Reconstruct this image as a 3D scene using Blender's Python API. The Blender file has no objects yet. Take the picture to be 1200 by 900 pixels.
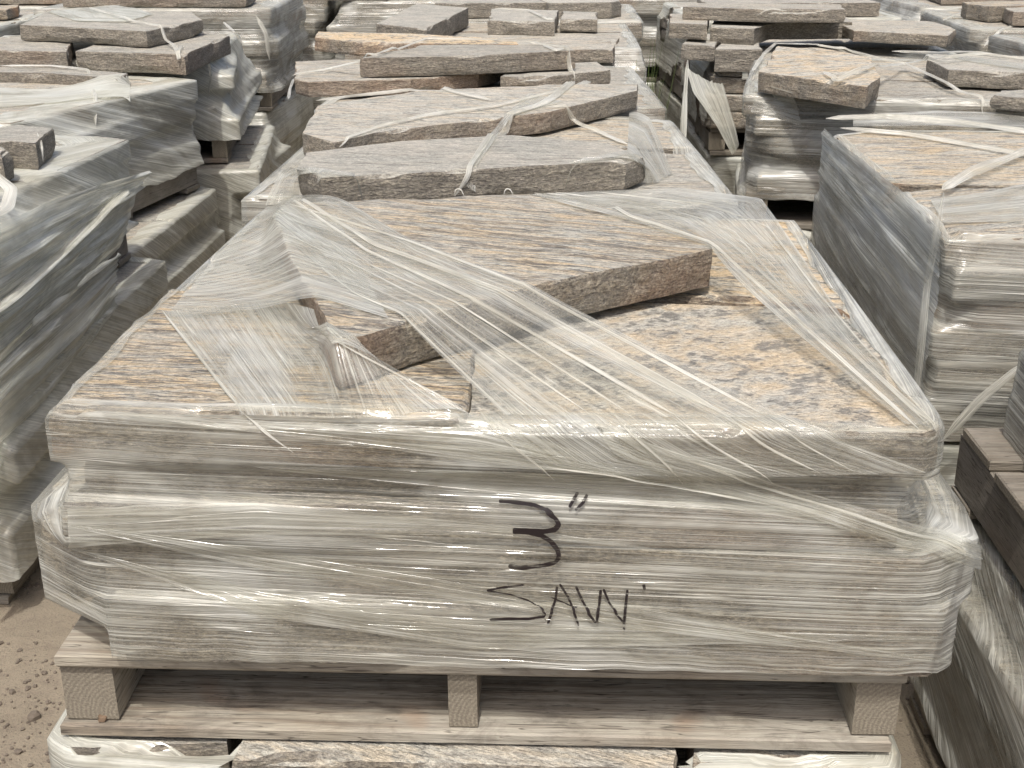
import bpy, bmesh, math, random
import numpy as np
from mathutils import Vector, Matrix, noise
from mathutils.bvhtree import BVHTree

SC = bpy.context.scene
COL = SC.collection
R = math.radians

# ------------------------------------------------------------------ camera
F_PX, PITCH, YAW, CAM_H = 1470.0, R(21.2), R(1.9), 1.64
FW = Vector((-math.sin(YAW) * math.cos(PITCH), math.cos(YAW) * math.cos(PITCH), -math.sin(PITCH)))
RT = Vector((math.cos(YAW), math.sin(YAW), 0))
UP = RT.cross(FW)
CAM = Vector((0, 0, CAM_H))
cd = bpy.data.cameras.new('camera')
cd.sensor_width = 36.0
cd.lens = F_PX / 1200 * 36
cd.clip_start = 0.05
cd.clip_end = 300
cam = bpy.data.objects.new('camera', cd)
COL.objects.link(cam)
m = Matrix((RT, UP, -FW)).transposed().to_4x4()
m.translation = CAM
cam.matrix_world = m
SC.camera = cam

# ------------------------------------------------------------------ sky, sun, exposure
SUN_DIR = Vector((-0.05, -0.52, 1.0)).normalized()          # towards the sun
SUN_EL = math.asin(SUN_DIR.z)
SUN_AZ = math.atan2(SUN_DIR.x, SUN_DIR.y)
w = bpy.data.worlds.new('World')
SC.world = w
w.use_nodes = True
wn = w.node_tree
sky = wn.nodes.new('ShaderNodeTexSky')
sky.sky_type = 'NISHITA'
sky.sun_disc = False
sky.sun_elevation = SUN_EL
sky.sun_rotation = SUN_AZ
sky.dust_density = 6.0
sky.air_density = 0.9
sky.ozone_density = 0.8
bg = wn.nodes['Background']
bg.inputs['Strength'].default_value = 0.15
wn.links.new(sky.outputs[0], bg.inputs[0])
sd = bpy.data.lights.new('sun', 'SUN')
sd.energy = 2.8
sd.angle = R(1.0)
sd.color = (1.0, 0.965, 0.905)
so = bpy.data.objects.new('sun', sd)
so.rotation_euler = SUN_DIR.to_track_quat('Z', 'Y').to_euler()
so.location = SUN_DIR * 20
COL.objects.link(so)
SC.view_settings.view_transform = 'Standard'
SC.view_settings.look = 'None'
SC.view_settings.gamma = 1
SC.view_settings.use_curve_mapping = False
SC.view_settings.exposure = 0.08
SC.cycles.transparent_max_bounces = 14
SC.cycles.max_bounces = 5
SC.cycles.diffuse_bounces = 3
SC.cycles.glossy_bounces = 2


# ------------------------------------------------------------------ pixel -> place
def ray(x, y):
    return FW + RT * ((x - 600) / F_PX) - UP * ((y - 450) / F_PX)


def PZ(x, y, z):
    d = ray(x, y)
    return CAM + d * ((z - CAM_H) / d.z)


def PY(x, y, Y):
    d = ray(x, y)
    return CAM + d * (Y / d.y)


def PX(x, y, X):
    d = ray(x, y)
    return CAM + d * (X / d.x)


# ------------------------------------------------------------------ materials
class N:
    def __init__(self, name):
        self.m = bpy.data.materials.new(name)
        self.m.use_nodes = True
        self.t = self.m.node_tree
        self.t.nodes.clear()

    def n(self, typ, **kw):
        o = self.t.nodes.new(typ)
        for k, v in kw.items():
            setattr(o, k, v)
        return o

    def link(self, a, b):
        self.t.links.new(a, b)

    def _put(self, sock, v):
        if v is None:
            return
        if isinstance(v, bpy.types.NodeSocket):
            self.link(v, sock)
        else:
            sock.default_value = v

    def math(self, op, a, b=None, c=None, clamp=False):
        o = self.n('ShaderNodeMath', operation=op, use_clamp=clamp)
        for i, v in enumerate((a, b, c)):
            self._put(o.inputs[i], v)
        return o.outputs[0]

    def mix(self, f, a, b, blend='MIX'):
        o = self.n('ShaderNodeMix', data_type='RGBA', blend_type=blend)
        self._put(o.inputs['Factor'], f)
        self._put(o.inputs[6], a)
        self._put(o.inputs[7], b)
        return o.outputs[2]

    def ramp(self, v, lo, hi, a=0.0, b=1.0):
        o = self.n('ShaderNodeMapRange')
        self._put(o.inputs[0], v)
        for i, q in enumerate((lo, hi, a, b)):
            self._put(o.inputs[i + 1], q)
        return o.outputs[0]

    def noise(self, vec, scale, detail=3, rough=0.55, dist=0.0, dim='3D'):
        o = self.n('ShaderNodeTexNoise', noise_dimensions=dim)
        self._put(o.inputs['Vector'], vec)
        o.inputs['Scale'].default_value = scale
        o.inputs['Detail'].default_value = detail
        o.inputs['Roughness'].default_value = rough
        o.inputs['Distortion'].default_value = dist
        return o.outputs['Fac']

    def mapping(self, vec, scale=(1, 1, 1), rot=(0, 0, 0), loc=(0, 0, 0)):
        o = self.n('ShaderNodeMapping')
        self._put(o.inputs['Vector'], vec)
        for k, v in (('Scale', scale), ('Rotation', rot), ('Location', loc)):
            self._put(o.inputs[k], v)
        return o.outputs[0]

    def bump(self, h, strength=0.5, dist=0.01, normal=None):
        o = self.n('ShaderNodeBump')
        self._put(o.inputs['Height'], h)
        o.inputs['Strength'].default_value = strength
        o.inputs['Distance'].default_value = dist
        if normal is not None:
            self.link(normal, o.inputs['Normal'])
        return o.outputs[0]

    def out(self, shader):
        o = self.n('ShaderNodeOutputMaterial')
        self.link(shader, o.inputs['Surface'])
        return self.m

    def principled(self, color, rough=0.7, normal=None, spec=0.4):
        o = self.n('ShaderNodeBsdfPrincipled')
        self._put(o.inputs['Base Color'], color)
        self._put(o.inputs['Roughness'], rough)
        o.inputs['Specular IOR Level'].default_value = spec
        if normal is not None:
            self.link(normal, o.inputs['Normal'])
        return o.outputs[0]


def mat_stone():
    k = N('gneiss_stone')
    tc = k.n('ShaderNodeTexCoord')
    oi = k.n('ShaderNodeObjectInfo')
    sep = k.n('ShaderNodeSeparateColor')
    k.link(oi.outputs['Color'], sep.inputs[0])
    warm, dark, mott = sep.outputs
    off = k.n('ShaderNodeCombineXYZ')
    k.link(k.math('MULTIPLY', oi.outputs['Random'], 37.0), off.inputs[0])
    k.link(k.math('MULTIPLY', oi.outputs['Random'], 91.0), off.inputs[1])
    rot = k.n('ShaderNodeCombineXYZ')
    k.link(k.math('MULTIPLY_ADD', oi.outputs['Random'], 0.7, -0.35), rot.inputs[2])
    base = k.mapping(tc.outputs['Object'], rot=rot.outputs[0], loc=off.outputs[0])
    fol = k.mapping(base, scale=(1.0, 6.5, 6.5))
    iso = k.mapping(base, scale=(1.15, 1.4, 1.4))
    mx = k.n('ShaderNodeMix', data_type='VECTOR')
    k.link(mott, mx.inputs['Factor'])
    k.link(fol, mx.inputs[4])
    k.link(iso, mx.inputs[5])
    v = mx.outputs[1]
    n1 = k.noise(v, 5.5, 6, 0.62, 0.8)
    n2 = k.noise(v, 17.0, 5, 0.65, 0.5)
    n3 = k.noise(v, 46.0, 4, 0.7, 0.2)
    grain = k.noise(base, 260.0, 2, 0.6)
    big = k.noise(base, 2.3, 2, 0.5)
    # colours: cool grey, peach feldspar, cream quartz, black mica
    grey = k.mix(n2, (0.335, 0.328, 0.29, 1), (0.585, 0.57, 0.50, 1))
    peach = k.mix(n3, (0.48, 0.35, 0.205, 1), (0.63, 0.51, 0.335, 1))
    pf = k.math('ADD', k.ramp(k.math('MULTIPLY_ADD', n1, 0.62, k.math('MULTIPLY', n2, 0.38)), 0.44, 0.58), k.math('MULTIPLY_ADD', warm, 1.0, -0.72), clamp=True)
    pf = k.math('MULTIPLY', pf, k.math('ADD', warm, 0.12, clamp=True), clamp=True)
    c = k.mix(pf, grey, peach)
    cream = k.ramp(n3, 0.56, 0.7)
    c = k.mix(k.math('MULTIPLY', cream, 0.55), c, (0.60, 0.54, 0.45, 1))
    mica = k.ramp(k.math('MULTIPLY_ADD', n2, 0.55, k.math('MULTIPLY', n3, 0.45)), 0.485, 0.425)
    c = k.mix(k.math('MULTIPLY', mica, k.math('MULTIPLY_ADD', warm, 0.45, 0.4)), c, (0.10, 0.097, 0.09, 1))
    bn = k.noise(k.mapping(base, scale=(2.2, 24.0, 24.0)), 1.6, 4, 0.6, 0.7)
    bnd = k.math('MULTIPLY', k.ramp(k.math('ABSOLUTE', k.math('SUBTRACT', bn, 0.47)), 0.050, 0.014), k.math('MULTIPLY_ADD', mott, -0.85, 0.95))
    bnd = k.math('MULTIPLY', bnd, k.ramp(n1, 0.36, 0.56, 0.25, 1.0))
    c = k.mix(k.math('MULTIPLY', bnd, k.math('MULTIPLY_ADD', warm, 0.45, 0.45)), c, (0.09, 0.088, 0.085, 1))
    fleck = k.ramp(grain, 0.40, 0.33)
    c = k.mix(k.math('MULTIPLY', fleck, 0.5), c, (0.10, 0.09, 0.085, 1))
    fl2 = k.ramp(grain, 0.62, 0.70)
    c = k.mix(k.math('MULTIPLY', fl2, 0.35), c, (0.66, 0.60, 0.52, 1))
    gv_ = k.mapping(base, scale=(1.0, 2.4, 2.4))
    vg = k.noise(gv_, 95.0, 4, 0.78, 0.2)
    vm = k.ramp(vg, 0.32, 0.68, 0.66, 1.62)
    vc = k.n('ShaderNodeCombineXYZ')
    for q_ in range(3):
        k.link(vm, vc.inputs[q_])
    # split side faces: browner, less dust
    geo = k.n('ShaderNodeNewGeometry')
    sx = k.n('ShaderNodeSeparateXYZ')
    k.link(geo.outputs['True Normal'], sx.inputs[0])
    side = k.ramp(k.math('ABSOLUTE', sx.outputs[2]), 0.80, 0.45)
    sv = k.mapping(base, scale=(1.0, 1.0, 4.0), rot=(0.35, 0.45, 0.0))
    s1 = k.noise(sv, 14.0, 6, 0.68, 0.6)
    s2 = k.noise(sv, 75.0, 4, 0.7)
    sc_ = k.mix(k.ramp(s1, 0.36, 0.64), (0.175, 0.155, 0.12, 1), (0.47, 0.415, 0.325, 1))
    sc_ = k.mix(k.ramp(s2, 0.58, 0.42), sc_, (0.15, 0.13, 0.11, 1))
    rust = k.math('MULTIPLY', k.ramp(big, 0.48, 0.66), k.ramp(warm, 0.2, 0.8))
    sc_ = k.mix(k.math('MULTIPLY', rust, 0.6), sc_, (0.36, 0.155, 0.06, 1))
    sc_ = k.mix(k.math('MULTIPLY', fl2, 0.3), sc_, (0.5, 0.45, 0.38, 1))
    c = k.mix(k.math('MULTIPLY', side, 0.78), c, sc_)
    # pale rock dust in the hollows of the top
    dust = k.math('MULTIPLY', k.ramp(k.noise(base, 6.0, 5, 0.6), 0.42, 0.70), k.math('SUBTRACT', 1.0, side))
    c = k.mix(k.math('MULTIPLY', dust, k.math('MULTIPLY_ADD', warm, -0.40, 0.50)), c, (0.58, 0.53, 0.45, 1))
    c = k.mix(1.0, c, vc.outputs[0], 'MULTIPLY')
    # per-slab darkness
    c = k.mix(k.math('MULTIPLY', dark, 0.30), c, (0.10, 0.092, 0.085, 1))
    h = k.math('MULTIPLY_ADD', n2, 1.0, k.math('MULTIPLY', n3, 0.5))
    h = k.math('ADD', h, k.math('MULTIPLY', s1, k.math('MULTIPLY', side, 1.4)))
    h2 = k.math('ADD', k.math('MULTIPLY_ADD', grain, 0.4, k.math('MULTIPLY', vg, 1.2)), k.math('MULTIPLY', s2, k.math('MULTIPLY', side, 1.5)))
    nr = k.bump(h, 0.85, 0.016)
    nr = k.bump(h2, 0.6, 0.003, nr)
    return k.out(k.principled(c, 0.78, nr, 0.3))


def mat_wood(name, fresh):
    k = N(name)
    tc = k.n('ShaderNodeTexCoord')
    oi = k.n('ShaderNodeObjectInfo')
    off = k.n('ShaderNodeCombineXYZ')
    k.link(k.math('MULTIPLY', oi.outputs['Random'], 53.0), off.inputs[1])
    k.link(k.math('MULTIPLY', oi.outputs['Random'], 17.0), off.inputs[2])
    uv = k.n('ShaderNodeUVMap')
    g = k.mapping(tc.outputs['Object'], scale=(1.3, 9.0, 9.0), loc=off.outputs[0])
    n1 = k.noise(g, 4.0, 4, 0.6, 1.6)
    wv = k.n('ShaderNodeTexWave', wave_type='BANDS', bands_direction='Y')
    k.link(g, wv.inputs['Vector'])
    wv.inputs['Scale'].default_value = 1.7
    wv.inputs['Distortion'].default_value = 7.0
    wv.inputs['Detail'].default_value = 3.0
    wv.inputs['Detail Scale'].default_value = 0.7
    fine = k.noise(k.mapping(tc.outputs['Object'], scale=(3, 60, 60), loc=off.outputs[0]), 6.0, 3, 0.6)
    blot = k.noise(tc.outputs['Object'], 3.0, 4, 0.6)
    g_ = 1.2 if fresh else 0.68
    c = k.mix(n1, (0.20 * g_, 0.18 * g_, 0.145 * g_, 1), (0.44 * g_, 0.40 * g_, 0.32 * g_, 1))
    c = k.mix(k.math('MULTIPLY', k.ramp(wv.outputs['Fac'], 0.55, 0.95), 0.45 if fresh else 0.25), c, (0.17, 0.115, 0.075, 1))
    c = k.mix(k.ramp(fine, 0.6, 0.42, 0.0, 0.4), c, (0.14, 0.115, 0.095, 1))
    c = k.mix(k.ramp(blot, 0.40, 0.62, 0.0, 0.55), c, (0.46, 0.44, 0.385, 1) if fresh else (0.34, 0.32, 0.285, 1))
    c = k.mix(k.ramp(k.noise(k.mapping(tc.outputs['Object'], loc=off.outputs[0]), 4.5, 2, 0.5), 0.69, 0.76, 0.0, 0.35), c, (0.27, 0.13, 0.06, 1))
    dirt = k.noise(k.mapping(tc.outputs['Object'], scale=(1, 2, 2), loc=off.outputs[0]), 11.0, 6, 0.7, 0.6)
    c = k.mix(k.ramp(dirt, 0.50, 0.66, 0.0, 0.55), c, (0.13, 0.115, 0.095, 1))
    crack = k.noise(k.mapping(tc.outputs['Object'], scale=(1.2, 26, 26), loc=off.outputs[0]), 3.0, 2, 0.5, 0.6)
    c = k.mix(k.ramp(k.math('ABSOLUTE', k.math('SUBTRACT', crack, 0.5)), 0.012, 0.003, 0.0, 0.75), c, (0.07, 0.06, 0.05, 1))
    sn = k.n('ShaderNodeSeparateXYZ')
    k.link(tc.outputs['Normal'], sn.inputs[0])
    endf = k.ramp(k.math('ABSOLUTE', sn.outputs[0]), 0.7, 0.9)
    rg = k.n('ShaderNodeTexWave', wave_type='RINGS', rings_direction='X')
    k.link(k.mapping(tc.outputs['Object'], loc=(0, 0.05, 0.035)), rg.inputs['Vector'])
    rg.inputs['Scale'].default_value = 48.0
    rg.inputs['Distortion'].default_value = 2.6
    rg.inputs['Detail'].default_value = 1.0
    ec = k.mix(rg.outputs['Fac'], (0.25, 0.22, 0.17, 1), (0.34, 0.305, 0.24, 1))
    ec = k.mix(k.ramp(blot, 0.4, 0.62, 0.0, 0.4), ec, (0.20, 0.18, 0.145, 1))
    ec = k.mix(k.ramp(fine, 0.6, 0.4, 0.0, 0.5), ec, (0.15, 0.13, 0.105, 1))
    c = k.mix(endf, c, ec)
    nr = k.bump(k.math('ADD', k.math('MULTIPLY', wv.outputs['Fac'], 0.4), fine), 0.5, 0.004)
    return k.out(k.principled(c, 0.85, nr, 0.2))


def mat_film(name, base=0.25, streak=0.55, freq=1.0, tint=(0.83, 0.84, 0.785), gloss=0.2, patch=0.25, slant=0.03, bumpd=0.003):
    """thin dusty stretch film: u runs along the pull, v across it (metres)"""
    k = N(name)
    uv = k.n('ShaderNodeUVMap', uv_map='UVMap')
    oi = k.n('ShaderNodeObjectInfo')
    off = k.n('ShaderNodeCombineXYZ')
    k.link(k.math('MULTIPLY', oi.outputs['Random'], 61.0), off.inputs[0])
    k.link(k.math('MULTIPLY', oi.outputs['Random'], 29.0), off.inputs[1])
    p = k.mapping(uv.outputs[0], loc=off.outputs[0])
    a1 = k.noise(k.mapping(p, scale=(0.8, 85 * freq, 1), rot=(0, 0, slant)), 1.0, 2, 0.6, 0.0, '2D')
    a2 = k.noise(k.mapping(p, scale=(1.6, 240 * freq, 1), rot=(0, 0, -slant * 1.3)), 1.0, 2, 0.6, 0.0, '2D')
    a3 = k.noise(k.mapping(p, scale=(0.55, 30 * freq, 1), rot=(0, 0, -slant * 2.2)), 1.0, 2, 0.55, 0.0, '2D')
    pt = k.noise(k.mapping(p, scale=(3.2, 8.0, 1)), 1.0, 4, 0.62, 0.5, '2D')
    msk = k.ramp(pt, 0.32, 0.60, 0.35, 1.0)
    line1 = k.ramp(k.math('ABSOLUTE', k.math('SUBTRACT', a1, 0.53)), 0.018, 0.002)
    line2 = k.ramp(k.math('ABSOLUTE', k.math('SUBTRACT', a2, 0.52)), 0.030, 0.004)
    line3 = k.ramp(k.math('ABSOLUTE', k.math('SUBTRACT', a3, 0.5)), 0.011, 0.001)
    s = k.math('ADD', k.ramp(a1, 0.48, 0.74, 0.0, 0.42), k.ramp(a2, 0.50, 0.74, 0.0, 0.40))
    s = k.math('ADD', s, k.math('MULTIPLY', line1, 0.45))
    s = k.math('ADD', s, k.math('MULTIPLY', line2, 0.22))
    s = k.math('MULTIPLY', k.math('ADD', s, k.math('MULTIPLY', line3, 0.75)), msk)
    al = k.math('MULTIPLY_ADD', s, streak, base)
    al = k.math('ADD', al, k.ramp(pt, 0.34, 0.70, -0.10, patch))
    # film seen edge-on is looked through lengthwise
    lw = k.n('ShaderNodeLayerWeight')
    lw.inputs['Blend'].default_value = 0.5
    fc = lw.outputs['Facing']
    al = k.math('ADD', al, k.math('MULTIPLY', k.math('MULTIPLY', fc, fc), 0.22))
    al = k.math('MAXIMUM', k.math('MINIMUM', al, 0.93), 0.03)
    h = k.math('ADD', k.math('MULTIPLY', a1, 1.0), k.math('MULTIPLY', a2, 0.5))
    h = k.math('ADD', h, k.math('MULTIPLY', a3, 1.6))
    h = k.math('ADD', h, k.math('MULTIPLY', line3, 0.25))
    h = k.math('ADD', h, k.math('MULTIPLY', pt, 0.8))
    nr = k.bump(h, 0.9, bumpd)
    col = k.mix(k.ramp(pt, 0.3, 0.7), (tint[0] * 0.92, tint[1] * 0.89, tint[2] * 0.82, 1), tint + (1,))
    df = k.n('ShaderNodeBsdfDiffuse')
    k.link(col, df.inputs[0])
    k.link(nr, df.inputs['Normal'])
    tl = k.n('ShaderNodeBsdfTranslucent')
    k.link(col, tl.inputs[0])
    k.link(nr, tl.inputs['Normal'])
    ms = k.n('ShaderNodeMixShader')
    ms.inputs[0].default_value = 0.36
    k.link(df.outputs[0], ms.inputs[1])
    k.link(tl.outputs[0], ms.inputs[2])
    tr = k.n('ShaderNodeBsdfTransparent')
    tr.inputs[0].default_value = (0.97, 0.97, 0.95, 1)
    m2 = k.n('ShaderNodeMixShader')
    k.link(al, m2.inputs[0])
    k.link(tr.outputs[0], m2.inputs[1])
    k.link(ms.outputs[0], m2.inputs[2])
    gl = k.n('ShaderNodeBsdfGlossy')
    gl.inputs['Roughness'].default_value = gloss
    k.link(nr, gl.inputs['Normal'])
    f3 = k.math('POWER', fc, 4.0)
    m3 = k.n('ShaderNodeMixShader')
    k.link(k.math('MULTIPLY_ADD', f3, 0.35, 0.055, clamp=True), m3.inputs[0])
    k.link(m2.outputs[0], m3.inputs[1])
    k.link(gl.outputs[0], m3.inputs[2])
    return k.out(m3.outputs[0])


def mat_ground():
    k = N('dusty_ground')
    tc = k.n('ShaderNodeTexCoord')
    o = tc.outputs['Object']
    a = k.noise(o, 1.3, 5, 0.6)
    b = k.noise(o, 24, 5, 0.7)
    g = k.noise(o, 190, 3, 0.7)
    c = k.mix(k.ramp(a, 0.35, 0.65), (0.19, 0.16, 0.12, 1), (0.29, 0.25, 0.19, 1))
    c = k.mix(k.ramp(b, 0.5, 0.36, 0.0, 0.6), c, (0.20, 0.165, 0.13, 1))
    c = k.mix(k.ramp(g, 0.42, 0.32, 0.0, 0.8), c, (0.09, 0.08, 0.07, 1))
    nr = k.bump(k.math('ADD', b, k.math('MULTIPLY', g, 0.5)), 0.7, 0.012)
    return k.out(k.principled(c, 0.95, nr, 0.1))


def mat_plain(name, col, rough=0.7, var=0.15, scale=30):
    k = N(name)
    tc = k.n('ShaderNodeTexCoord')
    n = k.noise(tc.outputs['Object'], scale, 3, 0.6)
    lo = tuple(c * (1 - var) for c in col) + (1,)
    hi = tuple(min(1, c * (1 + var)) for c in col) + (1,)
    c = k.mix(n, lo, hi)
    return k.out(k.principled(c, rough, k.bump(n, 0.3, 0.003), 0.3))


STONE = mat_stone()
WOOD = mat_wood('weathered_pallet_wood', False)
WOOD_N = mat_wood('sawn_pallet_wood', True)
FILM = mat_film('stretch_film_horizontal', base=0.20, streak=0.68, freq=1.1)
FILM_MAIN = mat_film('stretch_film_front', base=0.15, streak=0.96, freq=1.4, patch=0.24, gloss=0.10, slant=0.022)
FILM_OLD = mat_film('stretch_film_dusty', base=0.44, streak=0.85, freq=0.85, tint=(0.84, 0.855, 0.785), patch=0.26, gloss=0.22)
FILM_DIAG = mat_film('stretch_film_diagonal', base=0.26, streak=0.85, freq=1.25, tint=(0.78, 0.80, 0.76), slant=0.012, patch=0.14, gloss=0.2)
FILM_SHEET = mat_film('stretch_film_sheet', base=0.14, streak=0.72, freq=1.3, slant=0.012, patch=0.18, gloss=0.15)
FILM_ROPE = mat_film('stretch_film_rope', base=0.34, streak=0.75, freq=1.8, tint=(0.86, 0.86, 0.80), slant=0.01, patch=0.2, gloss=0.3, bumpd=0.002)
def mat_marker():
    k = N('black_marker')
    tc = k.n('ShaderNodeTexCoord')
    n1 = k.noise(k.mapping(tc.outputs['Object'], scale=(9, 9, 330), rot=(0, .03, 0)), 1.0, 2, .6)
    n2 = k.noise(tc.outputs['Object'], 55, 3, .6)
    skip = k.math('MULTIPLY', k.ramp(n1, .50, .64), k.ramp(n2, .36, .62))
    tr = k.n('ShaderNodeBsdfTransparent')
    ms = k.n('ShaderNodeMixShader')
    k.link(k.math('MULTIPLY', skip, .85), ms.inputs[0])
    k.link(k.principled((.018, .013, .014, 1), .4), ms.inputs[1])
    k.link(tr.outputs[0], ms.inputs[2])
    return k.out(ms.outputs[0])


MARKER = mat_marker()
GROUND = mat_ground()
PEBBLE = mat_plain('grit_stone', (0.15, 0.125, 0.10), 0.9, 0.6, 12)
PEBBLE2 = mat_plain('brown_pebble', (0.17, 0.12, 0.08), 0.9, 0.5, 60)
GRASS = mat_plain('weed_leaf', (0.10, 0.14, 0.045), 0.6, 0.3, 20)


# ------------------------------------------------------------------ object helpers
def tag(o, label=None, cat=None, group=None, kind=None):
    for k_, v in (('label', label), ('category', cat), ('group', group), ('kind', kind)):
        if v:
            o[k_] = v
    return o


def mesh_obj(name, verts, faces, mat, parent=None, uvs=None, smooth=True, origin=None):
    me = bpy.data.meshes.new(name)
    o_ = Vector(origin) if origin is not None else Vector((0, 0, 0))
    me.from_pydata([tuple(Vector(v) - o_) for v in verts], [], faces)
    if uvs is not None:
        lay = me.uv_layers.new(name='UVMap')
        vi = np.zeros(len(me.loops), dtype=np.int32)
        me.loops.foreach_get('vertex_index', vi)
        lay.data.foreach_set('uv', np.asarray(uvs, dtype=np.float32)[vi].ravel())
    me.polygons.foreach_set('use_smooth', [smooth] * len(me.polygons))
    me.materials.append(mat)
    me.update()
    o = bpy.data.objects.new(name, me)
    COL.objects.link(o)
    o.location = o_
    if parent is not None:
        o.parent = parent
        o.location = o_ - parent.location
    return o


def empty(name, loc):
    o = bpy.data.objects.new(name, None)
    o.empty_display_size = 0.1
    COL.objects.link(o)
    o.location = loc
    return o


SOLIDS = []        # (verts, faces) of everything hard, world space


def bvh_of(items):
    V, Fc = [], []
    for vs, fs in items:
        b = len(V)
        V += vs
        Fc += [tuple(i + b for i in f) for f in fs]
    return BVHTree.FromPolygons(V, Fc)


# ------------------------------------------------------------------ stone slabs
class Slab:
    pass


def slab(outline, ztop, thick, seed, color=(0.4, 0.2, 0.3), label=None, group=None, step=0.035, rough=1.0, tilt=None, name='flagstone', mat=None):
    """outline: xy points, anticlockwise or clockwise; a flat stone with split edges"""
    rnd = random.Random(seed)
    pts = [Vector((p[0], p[1])) for p in outline]
    area = sum(a.x * b.y - b.x * a.y for a, b in zip(pts, pts[1:] + pts[:1]))
    if area < 0:
        pts.reverse()
    cen = sum(pts, Vector((0, 0))) / len(pts)
    per = []
    for a, b in zip(pts, pts[1:] + pts[:1]):
        L = (b - a).length
        n = max(1, int(round(L / step)))
        nv = Vector((-(b - a).y, (b - a).x)).normalized() if L > 1e-6 else Vector((0, 0))
        for i in range(n):
            t = i / n
            p = a.lerp(b, t)
            amp = 0.0022 * rough * (0.4 if i == 0 else 1)
            p = p + nv * (noise.noise(Vector((p.x * 5, p.y * 5, seed * 3.1))) * amp * 4 + rnd.uniform(0, amp))
            per.append(p)
    n = len(per)
    so_ = Vector((seed * 1.7, seed * 0.9, seed * 0.37))
    verts, rings = [], []

    def tz(x, y):
        if tilt is None:
            return 0
        return tilt[0] * (x - cen.x) + tilt[1] * (y - cen.y)

    zb = ztop - thick
    levels = [(0.0, 0.003), (0.14, 0.0), (0.4, 0.0), (0.66, 0.0), (0.93, 0.0), (1.0, 0.002)]
    for li, (t, ins) in enumerate(levels):
        ring = []
        for p in per:
            d = (cen - p)
            L = max(d.length, 1e-4)
            d = d / L
            q = Vector((p.x * 9, p.y * 9, t * thick * 22)) + so_
            i_ = ins + max(0, noise.noise(q)) * 0.009 * rough + max(0, noise.noise(q * 2.7)) * 0.005 * rough + rnd.uniform(0, 0.0015) * rough
            z = zb + thick * t
            if li >= 4:
                ch = noise.noise(Vector((p.x * 6.5, p.y * 6.5, seed * 2.3)))
                if ch > 0.22:
                    i_ += (ch - 0.22) * (0.05 if li == 5 else 0.03) * rough
                    z -= (ch - 0.22) * (0.035 if li == 5 else 0.02) * rough
            if li <= 1:
                ch = noise.noise(Vector((p.x * 5.5, p.y * 5.5, seed * 4.3 + 9)))
                if ch > 0.2:
                    i_ += (ch - 0.2) * (0.06 if li == 0 else 0.03) * rough
            if li in (2, 3):
                z += rnd.uniform(-1, 1) * thick * 0.05
            xy = p + d * min(i_, L * 0.6)
            ring.append(len(verts))
            verts.append(Vector((xy.x, xy.y, z + tz(xy.x, xy.y))))
        rings.append(ring)
    top0 = len(rings) - 1
    for s in (0.965, 0.86, 0.68, 0.45, 0.22):
        ring = []
        for i, p in enumerate(per):
            e = verts[rings[top0][i]]
            xy = cen + (Vector((e.x, e.y)) - cen) * s
            hz = noise.noise(Vector((xy.x * 7, xy.y * 7, seed))) * 0.0035 + noise.noise(Vector((xy.x * 22, xy.y * 22, seed))) * 0.0018
            ring.append(len(verts))
            verts.append(Vector((xy.x, xy.y, ztop + hz * rough + tz(xy.x, xy.y))))
        rings.append(ring)
    ctop = len(verts)
    verts.append(Vector((cen.x, cen.y, ztop)))
    faces, top_from = [], None
    for r_ in range(len(rings) - 1):
        if r_ == top0:
            top_from = len(faces)
        a, b = rings[r_], rings[r_ + 1]
        for i in range(n):
            j = (i + 1) % n
            faces.append((a[i], a[j], b[j], b[i]))
    last = rings[-1]
    for i in range(n):
        faces.append((last[i], last[(i + 1) % n], ctop))
    top_to = len(faces)
    faces.append(tuple(reversed(rings[0])))
    org = Vector((cen.x, cen.y, zb))
    o = mesh_obj(name, verts, faces, mat or STONE, origin=org, smooth=False)
    me = o.data
    sm = [False] * len(me.polygons)
    for i in range(top_from, top_to):
        sm[i] = True
    me.polygons.foreach_set('use_smooth', sm)
    eset = set()
    tr = rings[top0]
    for i in range(n):
        eset.add(tuple(sorted((tr[i], tr[(i + 1) % n]))))
    for e in me.edges:
        if tuple(sorted(e.vertices)) in eset:
            e.use_edge_sharp = True
    o.color = (color[0], color[1], color[2], 1)
    if label:
        tag(o, label, 'flagstone', group)
    S_ = Slab()
    S_.o, S_.pts, S_.z0, S_.z1, S_.item = o, per, zb, ztop, (verts, faces)
    SOLIDS.append(S_.item)
    return S_


def pix_slab(pix, z, thick, seed, color, label, **kw):
    return slab([PZ(x, y, z).xy for x, y in pix], z, thick, seed, color, label, **kw)


# ------------------------------------------------------------------ stacks
class Frame:
    def __init__(self, cx, cy, w, d, rot):
        self.c, self.w, self.d, self.rot = Vector((cx, cy)), w, d, R(rot)

    def to(self, x, y):
        c, s = math.cos(self.rot), math.sin(self.rot)
        return Vector((self.c.x + x * c - y * s, self.c.y + x * s + y * c))


def box(verts, faces, c, sx, sy, sz, ch=0.0):
    """box about c with sizes; returns into lists; ends slightly chamfered"""
    b = len(verts)
    x, y, z = sx / 2, sy / 2, sz / 2
    e = 0.003
    for zz, k in ((-z, e), (-z + e, 0), (z - e, 0), (z, e)):
        for X, Y in ((-x + k, -y + k), (x - k, -y + k), (x - k, y - k), (-x + k, y - k)):
            verts.append(Vector((c[0] + X, c[1] + Y, c[2] + zz)))
    for l in range(3):
        for i in range(4):
            j = (i + 1) % 4
            faces.append((b + l * 4 + i, b + l * 4 + j, b + l * 4 + 4 + j, b + l * 4 + 4 + i))
    faces.append((b + 3, b + 2, b + 1, b))
    faces.append((b + 12, b + 13, b + 14, b + 15))


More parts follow.
